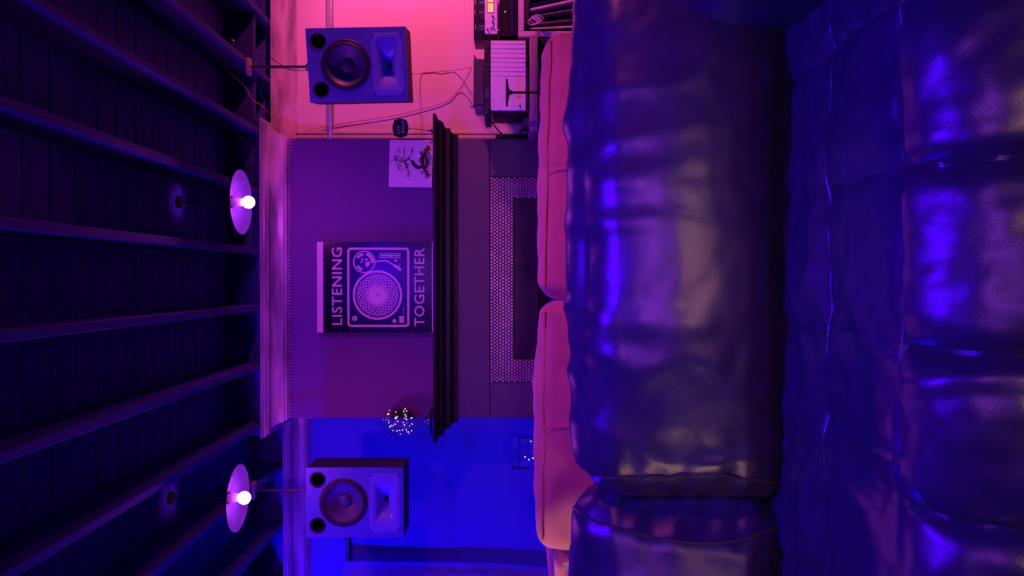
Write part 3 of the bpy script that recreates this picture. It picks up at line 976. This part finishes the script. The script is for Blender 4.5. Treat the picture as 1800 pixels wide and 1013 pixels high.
bm = BM(); plate(bm, circ(*c2p(843, 862), 21 * CS, 20), Y0, Y1); pr_obj('printed_button', bm)
a = c2p(893, 880); b = c2p(943, 810)
bm = BM(); plate(bm, [(a[0], a[1]), (b[0], a[1]), (b[0], b[1]), (a[0], b[1])], Y0, Y1); pr_obj('printed_switch', bm)
a = c2p(937, 800); b = c2p(943, 720)
bm = BM(); plate(bm, [(a[0], a[1]), (b[0], a[1]), (b[0], b[1]), (a[0], b[1])], Y0, Y1); pr_obj('printed_caption', bm)

# ================================================================== BONSAI CARD AND EASEL
SCD = 4.225 / F
card = thing('bonsai_print', ((VPY - 289) * SCD, 4.225, ZM + .006), 'white card printed with a dark bonsai tree on the mantel', 'print', None, (math.radians(-6), math.radians(1.6), math.radians(0)))
def cu_(y): return (289 - y) * SCD
def cv_(x): return (757 - x) * SCD
bm = BM(); box(bm, cu_(330), cu_(247), 0, .004, .0, cv_(679.5), .001, 1); obj('card_board', bm, M['card'], card, False, True)
bm = BM(); box(bm, cu_(278), cu_(250), -.0008, 0, cv_(738.5), cv_(728)); obj('paper_slip', bm, M['card_strip'], card, False, True)
def k2p(cx, cy): return (cu_(240 + cy / 10.66), cv_(670 + cx / 10.66))
KS = SCD / 10.66
bm = BM()
trunk = [(735, 560), (690, 590), (640, 585), (590, 550), (555, 500), (530, 460)]
tk = [k2p(*q) for q in trunk]
Lh, Rh = [], []
for i, p in enumerate(tk):
    a = Vector(tk[max(0, i - 1)]); b = Vector(tk[min(len(tk) - 1, i + 1)]); t = (b - a).normalized(); n = Vector((-t.y, t.x)) * KS * (26, 30, 36, 36, 34, 24)[i]
    Lh.append((p[0] + n.x, p[1] + n.y)); Rh.append((p[0] - n.x, p[1] - n.y))
plate(bm, Lh + Rh[::-1], -.0006, 0)
for br, w in (([(500, 390), (450, 440), (405, 490), (430, 540), (455, 610)], 26), ([(530, 455), (460, 440), (420, 470), (330, 480), (280, 460)], 16), ([(280, 460), (230, 420), (190, 400)], 12), ([(420, 470), (385, 360), (390, 270)], 8), ([(500, 390), (525, 300), (540, 240)], 8), ([(455, 610), (480, 690), (475, 780)], 8), ([(330, 480), (300, 560), (250, 540)], 8)):
    p = [k2p(*q) for q in br]; L_, R_ = [], []
    for i, q in enumerate(p):
        a = Vector(p[max(0, i - 1)]); b = Vector(p[min(len(p) - 1, i + 1)]); t = (b - a).normalized(); n = Vector((-t.y, t.x)) * KS * w / 2
        L_.append((q[0] + n.x, q[1] + n.y)); R_.append((q[0] - n.x, q[1] - n.y))
    plate(bm, L_ + R_[::-1], -.0006, 0)
obj('printed_trunk', bm, M['ink_dark'], card, False, True)
bm = BM(); rng = random.Random(3)
for cx, cy, rx, ry, n in ((230, 420, 75, 90, 70), (270, 280, 45, 35, 18), (300, 580, 60, 45, 32), (385, 290, 25, 60, 16), (530, 280, 35, 60, 20), (430, 560, 60, 80, 40), (470, 700, 35, 80, 22), (360, 440, 70, 60, 30), (340, 640, 45, 40, 14), (740, 680, 45, 60, 22), (720, 500, 30, 45, 12)):
    for _ in range(n):
        q = k2p(rng.gauss(cx, rx * .55), rng.gauss(cy, ry * .55)); r_ = KS * rng.uniform(4, 10)
        plate(bm, circ(q[0], q[1], r_, 5, rng.random() * 6), -.0006, 0)
o = obj('printed_leaves', bm, M['ink_dark'], card, False, True); o['kind'] = 'stuff'

# scrollwork wire easel in front of the card
def spiral(c, r0, r1, a0, turns, n=26):
    return [(c[0] + (r0 + (r1 - r0) * k / n) * math.cos(a0 + turns * 2 * math.pi * k / n), c[1] + (r0 + (r1 - r0) * k / n) * math.sin(a0 + turns * 2 * math.pi * k / n)) for k in range(n + 1)]
ea_o = Vector(((VPY - 283) * 4.205 / F, 4.206, ZM))
ease = thing('wire_easel', ea_o, 'small bronze scrollwork easel holding the bonsai card', 'easel')
SE = 4.206 / F
def e2w(cx, cy): return Vector(((VPY - (240 + cy / 10.66)) * SE, 4.206, EYE + (VPX - (670 + cx / 10.66)) * SE))
for c, r0, r1, a0, tr in (((872, 210), 10, 60, 2.0, 1.15), ((860, 720), 8, 56, 1.0, 1.2), ((750, 310), 4, 26, 0, 1.0), ((880, 300), 5, 42, 3.2, 1.1), ((740, 460), 5, 34, 1.0, 1.1), ((850, 660), 5, 40, 4, 1.0)):
    pts = [e2w(x, y) for x, y in spiral(c, r0, r1, a0, tr)]
    bm = BM(); tube(bm, pts, .0034, 6); obj('scroll', bm, M['bronze'], ease)
for pts in ([(900, 210), (840, 270), (800, 360), (790, 460), (800, 560), (830, 650), (880, 720)], [(820, 340), (850, 440), (850, 540), (815, 640)], [(770, 330), (770, 430), (790, 560), (810, 640)], [(740, 400), (760, 500), (800, 560)]):
    bm = BM(); tube(bm, smooth_path([e2w(*q) for q in pts], 6), .0062, 7); obj('stem', bm, M['bronze'], ease)
zf = ZM + .003
for q in ((905, 250), (900, 720)):
    bm = BM(); tube(bm, [e2w(*q), Vector((e2w(*q).x, 4.206, zf)), Vector((e2w(*q).x, 4.222, zf))], .0026, 6); obj('foot_hook', bm, M['bronze'], ease)

# ================================================================== ROUND SIGN ON A STICK
cs = P(704.5, 226, 4.20)
sign = thing('table_sign', (P(757, 230, 4.20).x, 4.20, ZM), 'small round black sign with handwriting on a stick above the mantel', 'sign')
bm = BM(); n = 64; pts = []
for k in range(n):
    a = 2 * math.pi * k / n
    rx, rz_ = .0525, .0435
    q = 1.0 + .10 * math.exp(-((abs(math.sin(2 * a)) - 1) ** 2) / .004)
    pts.append((cs.x + rx * q * math.cos(a), cs.z + rz_ * q * math.sin(a)))
plate(bm, pts, 4.198, 4.203); obj('disc', bm, M['black'], sign, False)
for body, dx, dz, h, w in (('Low', -.006, .0135, .018, .046), ('Band', .004, -.0125, .019, .062)):
    me = text_mesh(body, h, w, .008)
    for v in me.vertices: v.co = (v.co.x + cs.x + dx, v.co.y + 4.1975, v.co.z + cs.z + dz)
    me.materials.clear()
    obj('lettering', me, mat('chalk ' + body, (0.62, 0.52, 0.72), 0.8, var=.1), sign, False)
bm = BM(); b = Vector((P(757, 230, 4.20).x, 4.20, ZM))
tube(bm, [(cs.x - .002, 4.2005, cs.z - .04), (b.x, 4.20, ZM + .03)], .0022, 8); obj('stick', bm, M['dark_steel'], sign)
bm = BM(); lathe(bm, [(0, 0), (.014, 0), (.014, .008), (.006, .014), (.005, .034), (0, .034)], 20, Matrix.Translation(b)); obj('clip_base', bm, M['dark_steel'], sign)

# ================================================================== GLASS GLOBE WITH FAIRY LIGHTS
gc = P(702, 742, 4.215)
globe = thing('glass_globe', (gc.x, gc.y, ZM), 'clear glass globe of fairy lights on a flared foot, left mantel end', 'glass globe')
T = Matrix.Translation((gc.x, gc.y, 0))
GR = .0995
prof = [(GR * math.sin(math.radians(a)), gc.z + GR * math.cos(math.radians(a))) for a in range(0, 174, 6)]
prof[0] = (0, gc.z + GR)
prof += [(.011, gc.z - GR - .002), (.009, gc.z - GR - .002)]
inn = [((GR - .003) * math.sin(math.radians(a)), gc.z + (GR - .003) * math.cos(math.radians(a))) for a in range(174, 0, -6)] + [(0, gc.z + GR - .003)]
bm = BM(); lathe(bm, prof + inn, 48, T); obj('globe', bm, M['glass'], globe)
zb = gc.z - GR
bm = BM(); lathe(bm, [(0, zb - .002), (.011, zb - .003), (.0085, zb - .012), (.010, zb - .026), (.018, zb - .042), (.036, zb - .057), (.060, zb - .069), (.081, ZM + .007), (.083, ZM + .003), (.081, ZM + .0005), (.060, zb - .074), (.034, zb - .062), (.014, zb - .046), (0, zb - .034)], 48, T)
obj('foot', bm, M['glass_solid'], globe)
wpts = []
rng = random.Random(11)
for k in range(120):
    t = k / 119
    a = t * 2 * math.pi * 7.3; rr_ = (.022 + .052 * abs(math.sin(t * 9.0)))
    z = gc.z - .07 + .14 * ((t * 2.3) % 1.0)
    lim = math.sqrt(max(0, (GR - .012) ** 2 - (z - gc.z) ** 2))
    rr_ = min(rr_, lim)
    wpts.append(Vector((gc.x + rr_ * math.cos(a), gc.y + rr_ * math.sin(a), z)))
bm = BM(); tube(bm, smooth_path(wpts[::3], 4), .0011, 5); w_ = obj('fairy_wire', bm, M['copper'], globe)
bm = BM()
for p in wpts[::3]:
    bmesh.ops.create_icosphere(bm, subdivisions=1, radius=.0028, matrix=Matrix.Translation(p + Vector((0, 0, .002))))
o = obj('fairy_lights', bm, M['fairy'], globe); o['kind'] = 'stuff'

# ================================================================== GLASS JAR ON A SIDE TABLE
jc = P(899, 797, 4.20)
JB = jc.z - .26
tbl = thing('side_table', (jc.x, jc.y, 0), 'small dark round side table under the lidded glass jar', 'table')
bm = BM(); lathe(bm, [(0, JB - .025), (.16, JB - .025), (.165, JB - .02), (.165, JB - .005), (.16, JB), (0, JB)], 40, Matrix.Translation((jc.x, jc.y, 0))); obj('table_top', bm, M['plank'], tbl)
for k in range(3):
    a = 2 * math.pi * k / 3 + .4
    bm = BM(); tube(bm, [(jc.x + .09 * math.cos(a), jc.y + .09 * math.sin(a), JB - .02), (jc.x + .13 * math.cos(a), jc.y + .13 * math.sin(a), .0)], .013, 10); obj('leg', bm, M['plank'], tbl)
jar = thing('glass_jar', (jc.x, jc.y, JB), 'lidded clear glass jar with fairy lights behind the tan sofa', 'glass jar')
T = Matrix.Translation((jc.x, jc.y, JB))
bm = BM(); lathe(bm, [(0, .0005), (.082, .0005), (.088, .008), (.088, .222), (.082, .228), (.079, .228), (.084, .220), (.084, .012), (.078, .006), (0, .006)], 48, T); obj('jar_body', bm, M['glass'], jar)
bm = BM(); lathe(bm, [(0, .2285), (.089, .2285), (.0905, .233), (.0905, .252), (.086, .257), (.022, .260), (.0, .260)], 48, T); ld = obj('lid', bm, M['glass'], jar)
bm = BM(); lathe(bm, [(0, .2605), (.018, .2605), (.018, .276), (.025, .280), (.025, .285), (0, .285)], 32, T); obj('knob', bm, M['glass_solid'], ld)
wp = []
for k in range(60):
    t = k / 59; a = t * 2 * math.pi * 4
    wp.append(Vector((jc.x + .062 * math.cos(a), jc.y + .062 * math.sin(a), JB + .03 + .17 * t)))
bm = BM(); tube(bm, wp, .0012, 5); obj('fairy_wire', bm, M['copper'], jar)
bm = BM()
for p in wp[::5]:
    bmesh.ops.create_icosphere(bm, subdivisions=1, radius=.0035, matrix=Matrix.Translation(p))
o = obj('fairy_lights', bm, M['fairy'], jar); o['kind'] = 'stuff'

# ================================================================== CURTAIN
cp = P(610, 947, 4.668)
rod = thing('curtain_rod', (-2.1, 4.668, cp.z), 'metal curtain rod on the blue wall left of the loudspeaker', 'curtain rod')
bm = BM(); tube(bm, [(cp.x - .005, 4.668, cp.z), (-2.68, 4.668, cp.z)], .011, 14); obj('rod', bm, M['steel'], rod)
bm = BM(); lathe(bm, [(0, 0), (.012, 0), (.02, .006), (.021, .014), (.012, .022), (0, .024)], 20, Matrix.Translation((cp.x - .006, 4.668, cp.z)) @ Matrix.Rotation(math.radians(90), 4, 'Y')); obj('finial', bm, M['dark_steel'], rod)
for bx in (cp.x - .04, -2.6):
    bm = BM(); tube(bm, [(bx, 4.668, cp.z), (bx, 4.714, cp.z)], .006, 8); obj('bracket', bm, M['dark_steel'], rod)
ct = P(605, 986, 4.63)
def curt(u, v):
    x = ct.x - .50 * u
    z = cp.z + .018 - (cp.z - .05) * v
    lead = .012 * math.sin(v * 7) + .008 * nz(1, v * 6, 2)
    fold = .030 * math.sin(u * 26 + .6 * math.sin(v * 4)) * (.35 + .65 * min(1, v * 6)) + .012 * nz(u * 8, v * 9, 1) + .008 * nz(u * 20, v * 26, 5)
    tp = math.exp(-((v - .012) / .012) ** 2) * .010
    return Vector((x + lead * (1 - u) - .02 * min(1, v * 8) * (1 - u), 4.61 - tp + fold * .7 , z))
bm = BM(); sgrid(bm, curt, 110, 150); bmesh.ops.solidify(bm, geom=bm.faces[:], thickness=.004)
o = obj('curtain', bm, M['curtain'], None); tag(o, 'crumpled blue satin curtain hanging at the left edge of the view', 'curtain')

# ================================================================== AUDIO EQUIPMENT IN THE RIGHT ALCOVE
DA = 3.98
def gx(yy, d=DA): return (VPY - yy) * d / F
def gz_(x, d=DA): return EYE + (VPX - x) * d / F
# plank shelf on legs
pk0, pk1 = gx(231, 3.95), gx(63, 3.95)
ZP1, ZP0 = gz_(931, 3.95), gz_(945.5, 3.95)
rack = thing('plank_shelf', ((pk0 + pk1) / 2, 4.17, 0), 'worn timber plank shelf carrying the silver amplifier', 'shelf')
bm = BM(); box(bm, pk0, pk1, 3.95, 4.27, ZP0, ZP1, .004, 2); obj('plank', bm, M['plank'], rack)
bm = BM(); box(bm, pk0, pk1, 3.97, 4.27, .50, .53, .004, 2); obj('plank', bm, M['plank'], rack)
for lx in (pk0 + .03, pk1 - .03):
    for ly in (3.99, 4.245):
        bm = BM(); box(bm, lx - .016, lx + .016, ly - .016, ly + .016, 0, ZP0 - .0005, .003, 1); obj('leg', bm, M['matte_black'], rack)
bm = BM(); box(bm, gx(222, 3.95), gx(213, 3.95), 3.9485, 4.05, ZP0 - .001, ZP1 + .001); obj('tape_band', bm, M['tape'], rack, False)

# silver amplifier
ax0, ax1 = gx(195), gx(73); az0, az1 = gz_(924), gz_(863)
amp = thing('amplifier', ((ax0 + ax1) / 2, 4.15, ZP1), 'silver fronted amplifier with vertical grooves on the plank shelf', 'amplifier')
bm = BM(); box(bm, ax0 + .004, ax1 - .004, DA + .014, 4.33, az0 + .004, az1 - .004, .004, 2); obj('casing', bm, M['amp_dark'], amp)
bm = BM(); box(bm, ax0, ax1, DA + .006, DA + .014, az0, az1, .002, 1); fp = obj('faceplate', bm, M['silver'], amp)
gr = [79.7, 87.8, 95.6, 104, 111.8, 120, 127.7, 135.6]
edges = [73] + gr + [195]
for a, b in zip(edges, edges[1:]):
    bm = BM(); box(bm, gx(b) + (.0013 if b != 195 else 0), gx(a) - (.0013 if a != 73 else 0), DA - .002, DA + .0062, az0, az1, .0018, 1); obj('panel', bm, M['silver'], fp)
bm = BM(); lathe(bm, [(0, 0), (.0045, 0), (.0045, .008), (.003, .010), (0, .010)], 16, Matrix.Translation((gx(187.5), DA - .002, gz_(914))) @ Matrix.Rotation(math.radians(90), 4, 'X')); obj('button', bm, M['matte_black'], amp)
bm = BM(); box(bm, gx(171.2), gx(170.6), DA - .0026, DA - .001, gz_(918), gz_(908)); obj('slot', bm, M['amp_grey'], amp, False)
me = text_mesh('hifi', .0085, .034, .0)
for v in me.vertices: v.co = (v.co.x + gx(184), v.co.y + DA - .0022, v.co.z + gz_(868))
me.materials.clear(); obj('lettering', me, mat('etched grey', (0.42, 0.38, 0.46), 0.5, var=.05), amp, False)
for fx in (ax0 + .03, ax1 - .05):
    for fy in (4.02, 4.235):
        bm = BM(); lathe(bm, [(0, 0), (.013, 0), (.012, az0 + .004 - ZP1 + .0), (0, az0 + .004 - ZP1)], 18, Matrix.Translation((fx, fy, ZP1))); obj('foot', bm, M['matte_black'], amp)
# black deck on top of it
dk0, dk1 = gx(206), gx(72); dz0, dz1 = az1 + .0005, gz_(851)
deck = thing('black_component', ((dk0 + dk1) / 2, 4.12, dz0), 'flat black audio component lying on top of the silver amplifier', 'audio component')
bm = BM(); box(bm, dk0, dk1, DA + .004, 4.26, dz0, dz1, .003, 1); obj('casing', bm, M['amp_dark'], deck)
bm = BM(); box(bm, gx(174), gx(158), DA + .001, DA + .0045, dz0 + .007, dz1 - .006, .001, 1); obj('display', bm, mat('dim display', (.08, .07, .2), .3, var=.05), deck)
for yy in (84, 92, 116, 124, 131, 141, 147):
    bm = BM(); box(bm, gx(yy + 2), gx(yy - 2), DA + .001, DA + .0045, dz0 + .012, dz1 - .012, .001, 1); obj('button', bm, M['amp_grey'], deck)
for yy, w in ((188, .004), (199, .010)):
    bm = BM(); lathe(bm, [(0, 0), (w, 0), (w * .9, .010), (0, .012)], 18, Matrix.Translation((gx(yy), DA + .004, (dz0 + dz1) / 2)) @ Matrix.Rotation(math.radians(90), 4, 'X')); obj('knob', bm, M['steel'] if w < .006 else M['dark_steel'], deck)
# charcoal box on the deck
bx0, bx1 = gx(190), gx(104); bz0, bz1 = dz1 + .0005, gz_(832.5)
cbx = thing('charcoal_box', ((bx0 + bx1) / 2, 4.08, bz0), 'charcoal grey box with a raised fin on the black component', 'audio component')
bm = BM(); box(bm, bx0 + .014, bx1, DA + .006, 4.22, bz0, bz1, .003, 1); obj('casing', bm, M['amp_grey'], cbx)
bm = BM(); plate(bm, [(bx1 - .002, bz1 - .018), (bx1 + .002, bz1 - .018), (bx1 + .028, bz1 + .001), (bx1 - .002, bz1 - .003)], DA + .02, DA + .03); obj('fin', bm, M['amp_grey'], cbx, False)
bm = BM(); box(bm, bx0, bx0 + .0135, DA + .012, 4.18, bz0, bz1 - .006, .004, 2); obj('end_cap', bm, M['plank'], cbx)
bm = BM(); tube(bm, [(bx0 + .018, DA + .03, bz1 - .006), (bx0 + .004, DA + .03, bz1 + .012), (bx0 + .016, DA + .03, bz1 + .016)], .003, 6); obj('latch', bm, M['matte_black'], cbx)
# black T-shaped stand in front of the amplifier
dT = 3.86
ts = thing('headphone_stand', (gx(163.5, dT), dT, 0), 'black T shaped headphone stand in front of the silver amplifier', 'stand')
tx, tz = gx(163.5, dT), gz_(889.5, dT)
bar = [(gx(187.5, dT) - tx, 0), (gx(187, dT) - tx, -.009), (-.035, -.012), (-.010, -.018), (-.006, -.032), (.006, -.032), (.010, -.018), (.035, -.012), (gx(141, dT) - tx, -.009), (gx(140.5, dT) - tx, 0)]
bm = BM(); plate(bm, [(tx + a, tz + b) for a, b in bar], dT - .012, dT + .012); obj('cross_bar', bm, M['matte_black'], ts, False)
bm = BM(); tube(bm, [(tx, dT, tz - .03), (tx, dT, .02)], .0062, 12); obj('stem', bm, M['matte_black'], ts)
bm = BM(); lathe(bm, [(0, 0), (.10, 0), (.10, .012), (.02, .022), (0, .022)], 32, Matrix.Translation((tx, dT, 0))); obj('foot_disc', bm, M['matte_black'], ts)
# black receiver under the plank
rc = thing('black_receiver', ((gx(214) + gx(82)) / 2, 4.17, .53), 'black receiver on the lower plank beneath the silver amplifier', 'receiver')
bm = BM(); box(bm, gx(212), gx(84), 4.03, 4.36, .545, ZP0 - .02, .004, 2); obj('casing', bm, M['amp_dark'], rc)
for fx in (gx(205), gx(92)):
    for fy in (4.06, 4.24):
        bm = BM(); lathe(bm, [(0, 0), (.014, 0), (.014, .0152), (0, .0152)], 14, Matrix.Translation((fx, fy, .53))); obj('foot', bm, M['matte_black'], rc)
# cream record shelf at the right
DW = 4.0
wx0 = gx(66, DW); wz1, wz0 = gz_(911, DW), gz_(921, DW)
cub = thing('record_shelf', (wx0 + .35, 4.2, 0), 'cream open record shelf holding leaning records at the right', 'shelf')
bm = BM(); box(bm, wx0 + .029, wx0 + .72, DW, 4.42, wz0, wz1, .002, 1); obj('top_board', bm, M['shelf_white'], cub)
bm = BM(); box(bm, wx0, wx0 + .0288, DW, 4.42, 0, wz1, .002, 1); obj('side_board', bm, M['shelf_white'], cub)
bm = BM(); box(bm, wx0 + .7202, wx0 + .749, DW, 4.42, 0, wz1, .002, 1); obj('side_board', bm, M['shelf_white'], cub)
for zz in (.06, .60):
    bm = BM(); box(bm, wx0 + .0295, wx0 + .7195, DW + .004, 4.39, zz, zz + .026, .002, 1); obj('shelf_board', bm, M['shelf_white'], cub)
bm = BM(); box(bm, wx0 + .0295, wx0 + .7195, 4.395, 4.405, 0.03, wz0 - .001); obj('back_board', bm, M['wall_pale'], cub, False)
# records
xr = wx0 + .034
kinds = [('black', 0), ('cream', 2), ('black', 0), ('rust', 4), ('navy', 3), ('black', 0), ('mauve', 1), ('black', 0), ('cream', 2), ('navy', 3), ('black', 0), ('mauve', 1)]
desc = {0: 'black', 2: 'cream', 4: 'rust brown', 3: 'navy', 1: 'mauve'}
ords = ['leftmost', 'second', 'third', 'fourth', 'fifth', 'sixth', 'seventh', 'eighth', 'ninth', 'tenth', 'eleventh', 'twelfth']
xb = wx0 + .052
for i, (nm, ki) in enumerate(kinds):
    ang = -math.radians(2.0 + min(i, 8) * 1.3)
    th_ = (.007, .011, .006, .005, .009, .006, .008, .006, .012, .006, .006, .008)[i]
    bm = BM(); box(bm, -th_ / 2, th_ / 2, 0, .312, 0, .312, .0012, 1)
    bmesh.ops.transform(bm, matrix=Matrix.Translation((xb, DW + .014 + .006 * ((i * 7) % 5), .628)) @ Matrix.Rotation(ang, 4, 'Y'), verts=bm.verts[:])
    o = obj('record_sleeve', bm, SLEEVES[ki], None, False)
    tag(o, '%s record sleeve leaning in the cream shelf, %s from the left' % (desc[ki], ords[i] if i else 'first'), 'record', 'records in the cream shelf')
    xb += th_ + .0075 + .0016 * min(i, 8)
# tangled pale lead hanging over the records
o_c = P(940, 36, 3.975)
pts = []
for k in range(40):
    a = k * .72
    pts.append(o_c + Vector((.016 * math.cos(a) + .0008 * k - .016, -.001 * (k % 3), .020 * math.sin(a * 1.07) - .0012 * k + .018)))
bm = BM(); tube(bm, smooth_path(pts, 3), .0022, 6)
bm2 = obj('coiled_lead', bm, M['cord_pale'], None); tag(bm2, 'pale tangled lead hanging in front of the record sleeves', 'lead')
# black preamp and tube amplifier stacked on the record shelf
px0, px1 = gx(72, DW), gx(72, DW) + .44
pz0, pz1 = wz1 + .0005, gz_(878, DW)
pre = thing('black_preamplifier', ((px0 + px1) / 2, 4.18, pz0), 'glossy black preamplifier on the record shelf below the tube amplifier', 'preamplifier')
px0 = wx0 + .005
bm = BM(); box(bm, px0, px1, DW + .006, 4.36, pz0, pz1, .003, 1); obj('casing', bm, M['black'], pre)
bm = BM(); box(bm, px0 + .004, px1 - .004, DW + .001, DW + .0062, pz0 + .028, pz0 + .034, .001, 1); obj('trim_strip', bm, mat('blue gloss strip', (.05, .04, .2), .2, var=.05), pre)
for xx, yy, mm, r_ in ((888, 22, 'led', .0032), (906, 15, 'dark_steel', .005), (880, -30, 'led', .003)):
    bm = BM(); lathe(bm, [(0, 0), (r_, 0), (r_, .004), (0, .005)], 14, Matrix.Translation((gx(yy, DW), DW + .006, gz_(xx, DW))) @ Matrix.Rotation(math.radians(90), 4, 'X')); obj('indicator' if mm == 'led' else 'knob', bm, M[mm], pre)
tz0, tz1 = gz_(874.5, DW), gz_(852.5, DW)
tx0_, tx1_ = gx(61.5, DW), gx(61.5, DW) + .46
ta = thing('tube_amplifier', ((tx0_ + tx1_) / 2, 4.16, pz1), 'tube amplifier with silver front and amber meters above the black preamplifier', 'amplifier')
bm = BM(); box(bm, tx0_, tx1_, DW - .004, DW + .006, tz0, tz1, .002, 1); obj('faceplate', bm, M['silver'], ta)
bm = BM(); box(bm, tx0_ + .01, tx1_ - .01, DW + .0065, 4.33, tz0 + .004, tz1 - .010, .002, 1); obj('chassis', bm, M['amp_dark'], ta)
for y0_, y1_ in ((24, 8), (6.5, -9.5)):
    a, b = gx(y0_, DW), gx(y1_, DW); c, d = gz_(867.5, DW), gz_(857.5, DW)
    bm = BM(); ring_plate(bm, rrect(a - .002, b + .002, c - .002, d + .002, .004), rrect(a, b, c, d, .003), DW - .0055, DW - .004); fr = obj('meter_frame', bm, M['dark_steel'], ta, False)
    bm = BM(); plate(bm, rrect(a, b, c, d, .003), DW - .0047, DW - .004); obj('meter_face', bm, M['meter'], fr, False)
for xx, yy, r_, mm in ((866, 31, .0042, 'matte_black'), (866, 38, .0026, 'matte_black'), (866, 42, .0034, 'matte_black'), (861.5, 50, .0048, 'ink_pale'), (866.5, 50, .0050, 'steel'), (857, 54, .0038, 'matte_black')):
    bm = BM(); lathe(bm, [(0, 0), (r_, 0), (r_, .006), (r_ * .7, .008), (0, .008)], 16, Matrix.Translation((gx(yy, DW), DW - .004, gz_(xx, DW))) @ Matrix.Rotation(math.radians(90), 4, 'X')); obj('knob', bm, M[mm], ta)
for fx in (tx0_ + .03, tx1_ - .03):
    for fy in (4.02, 4.30):
        bm = BM(); lathe(bm, [(0, 0), (.011, 0), (.012, tz0 + .004 - pz1), (0, tz0 + .004 - pz1)], 14, Matrix.Translation((fx, fy, pz1))); obj('foot', bm, M['steel'], ta)
hb0 = gz_(833, 4.14)
bm = BM(); box(bm, gx(77, 4.2), gx(77, 4.2) + .46, 4.14, 4.32, tz1 - .0095, hb0, .004, 2); obj('transformer_cover', bm, M['black'], ta)
for yy, dd, r_ in ((7, 4.06, .016), (24, 4.06, .016), (33, 4.045, .009), (49, 4.06, .017), (19, 4.045, .009), (-12, 4.06, .016)):
    T = Matrix.Translation((gx(yy, dd), dd, tz1 - .0095))
    hgt = gz_(835, dd) - tz1 + .0095 if r_ > .01 else .036
    bm = BM(); lathe(bm, [(0, .0), (r_ * .8, .0), (r_, .012), (r_, hgt - r_ * .8), (r_ * .8, hgt - r_ * .25), (r_ * .3, hgt), (0, hgt)], 24, T); tb = obj('vacuum_tube', bm, M['glass'], ta)
    bm = BM(); lathe(bm, [(0, .006), (r_ * .45, .006), (r_ * .45, hgt * .66), (0, hgt * .66)], 14, T); obj('plate', bm, M['steel'], tb)
    bm = BM(); lathe(bm, [(r_ * .5, hgt - r_ * .62), (r_ * .72, hgt - r_ * .42), (r_ * .3, hgt - .0035), (0, hgt - .003)], 16, T); obj('getter_flash', bm, M['steel'], tb)

# ================================================================== CABLES AND SMALL FITTINGS
def cable(name, pts, r, m, label, n=8):
    path = smooth_path(pts, n)
    for q in path:
        if q.x > BX1: q.y = min(q.y, DP - r - .002)     # lies on the wall, never in it
    bm = BM(); tube(bm, path, r, 6)
    o = obj(name, bm, m, None); tag(o, label, 'cable'); return o
cable('speaker_cable', [P(721, 131, 4.20), P(740, 131, 4.49), P(775, 127, 4.489), P(805, 124, 4.47), P(829, 119, 4.25)], .0022, M['cord_red'], 'thin red cable from the pink side loudspeaker to the stacked equipment')
cable('speaker_cable', [P(522, 234, 4.489), P(600, 219, 4.489), P(690, 205, 4.489), P(760, 188, 4.489), P(790, 176, 4.489), P(812, 153, 4.47), P(829, 121, 4.25)], .0024, M['cord_red'], 'thin red cable sagging across the pink wall from the crown moulding corner')
cable('ceiling_wire', [P(405, 128, 4.0), P(432, 153, 4.05), P(446, 177, 4.1), P(462, 187, 4.2), P(477, 203, 4.38)], .0025, M['cord_red'], 'pink lit wire looping from the ceiling joists to the crown moulding')
cable('speaker_lead', [P(477, 103, 4.39), P(490, 112, 4.15), P(505, 122, 4.06), P(525, 126, 4.03), P(546, 125, 4.02)], .002, M['cord_black'], 'dark lead running to the top of the pink side loudspeaker')
cable('speaker_lead', [P(465, 885, 4.1), P(485, 879, 4.06), P(505, 869, 4.04), P(537, 856, 4.04)], .002, M['cord_black'], 'dark lead running to the top of the blue side loudspeaker')
cable('power_cable', [P(861, 208.5, 4.10), P(866, 217, 4.16), P(876, 230, 4.22), P(888, 240, 4.24), P(900, 243.5, 4.25), P(910, 241, 4.24), P(915, 232, 4.15), P(917, 226, 3.99)], .0042, M['cord_black'], 'black power cord looping below the flat black component')
bm = BM()
q = P(932, 226, 3.985)
box(bm, -.014, .014, 0, .03, -.042, .042, .004, 2, Matrix.Translation(q) @ Matrix.Rotation(math.radians(8), 4, 'Y'))
o = obj('power_adaptor', bm, M['matte_black'], None); tag(o, 'black power adaptor plugged in by the plank shelf end', 'adaptor')
bm = BM(); box(bm, P(0, 245, 4.46).x + .003, P(0, 236.5, 4.46).x, 4.455, 4.481, .30, P(872, 240, 4.46).z, .003, 1)
o = obj('cable_trunking', bm, M['matte_black'], None); tag(o, 'black cable trunking in the corner right of the fireplace', 'trunking')
bm = BM()
tube(bm, smooth_path([(1.136 + .0, 3.73, HC + .004), (1.136, 3.73, HC - .018), (1.136 + .012, 3.73, HC - .032), (1.136 + .026, 3.73, HC - .022), (1.136 + .026, 3.73, HC - .010)], 5), .0022, 7)
o = obj('ceiling_hook', bm, M['steel'], None); tag(o, 'small metal cup hook screwed into the ceiling joist', 'hook')
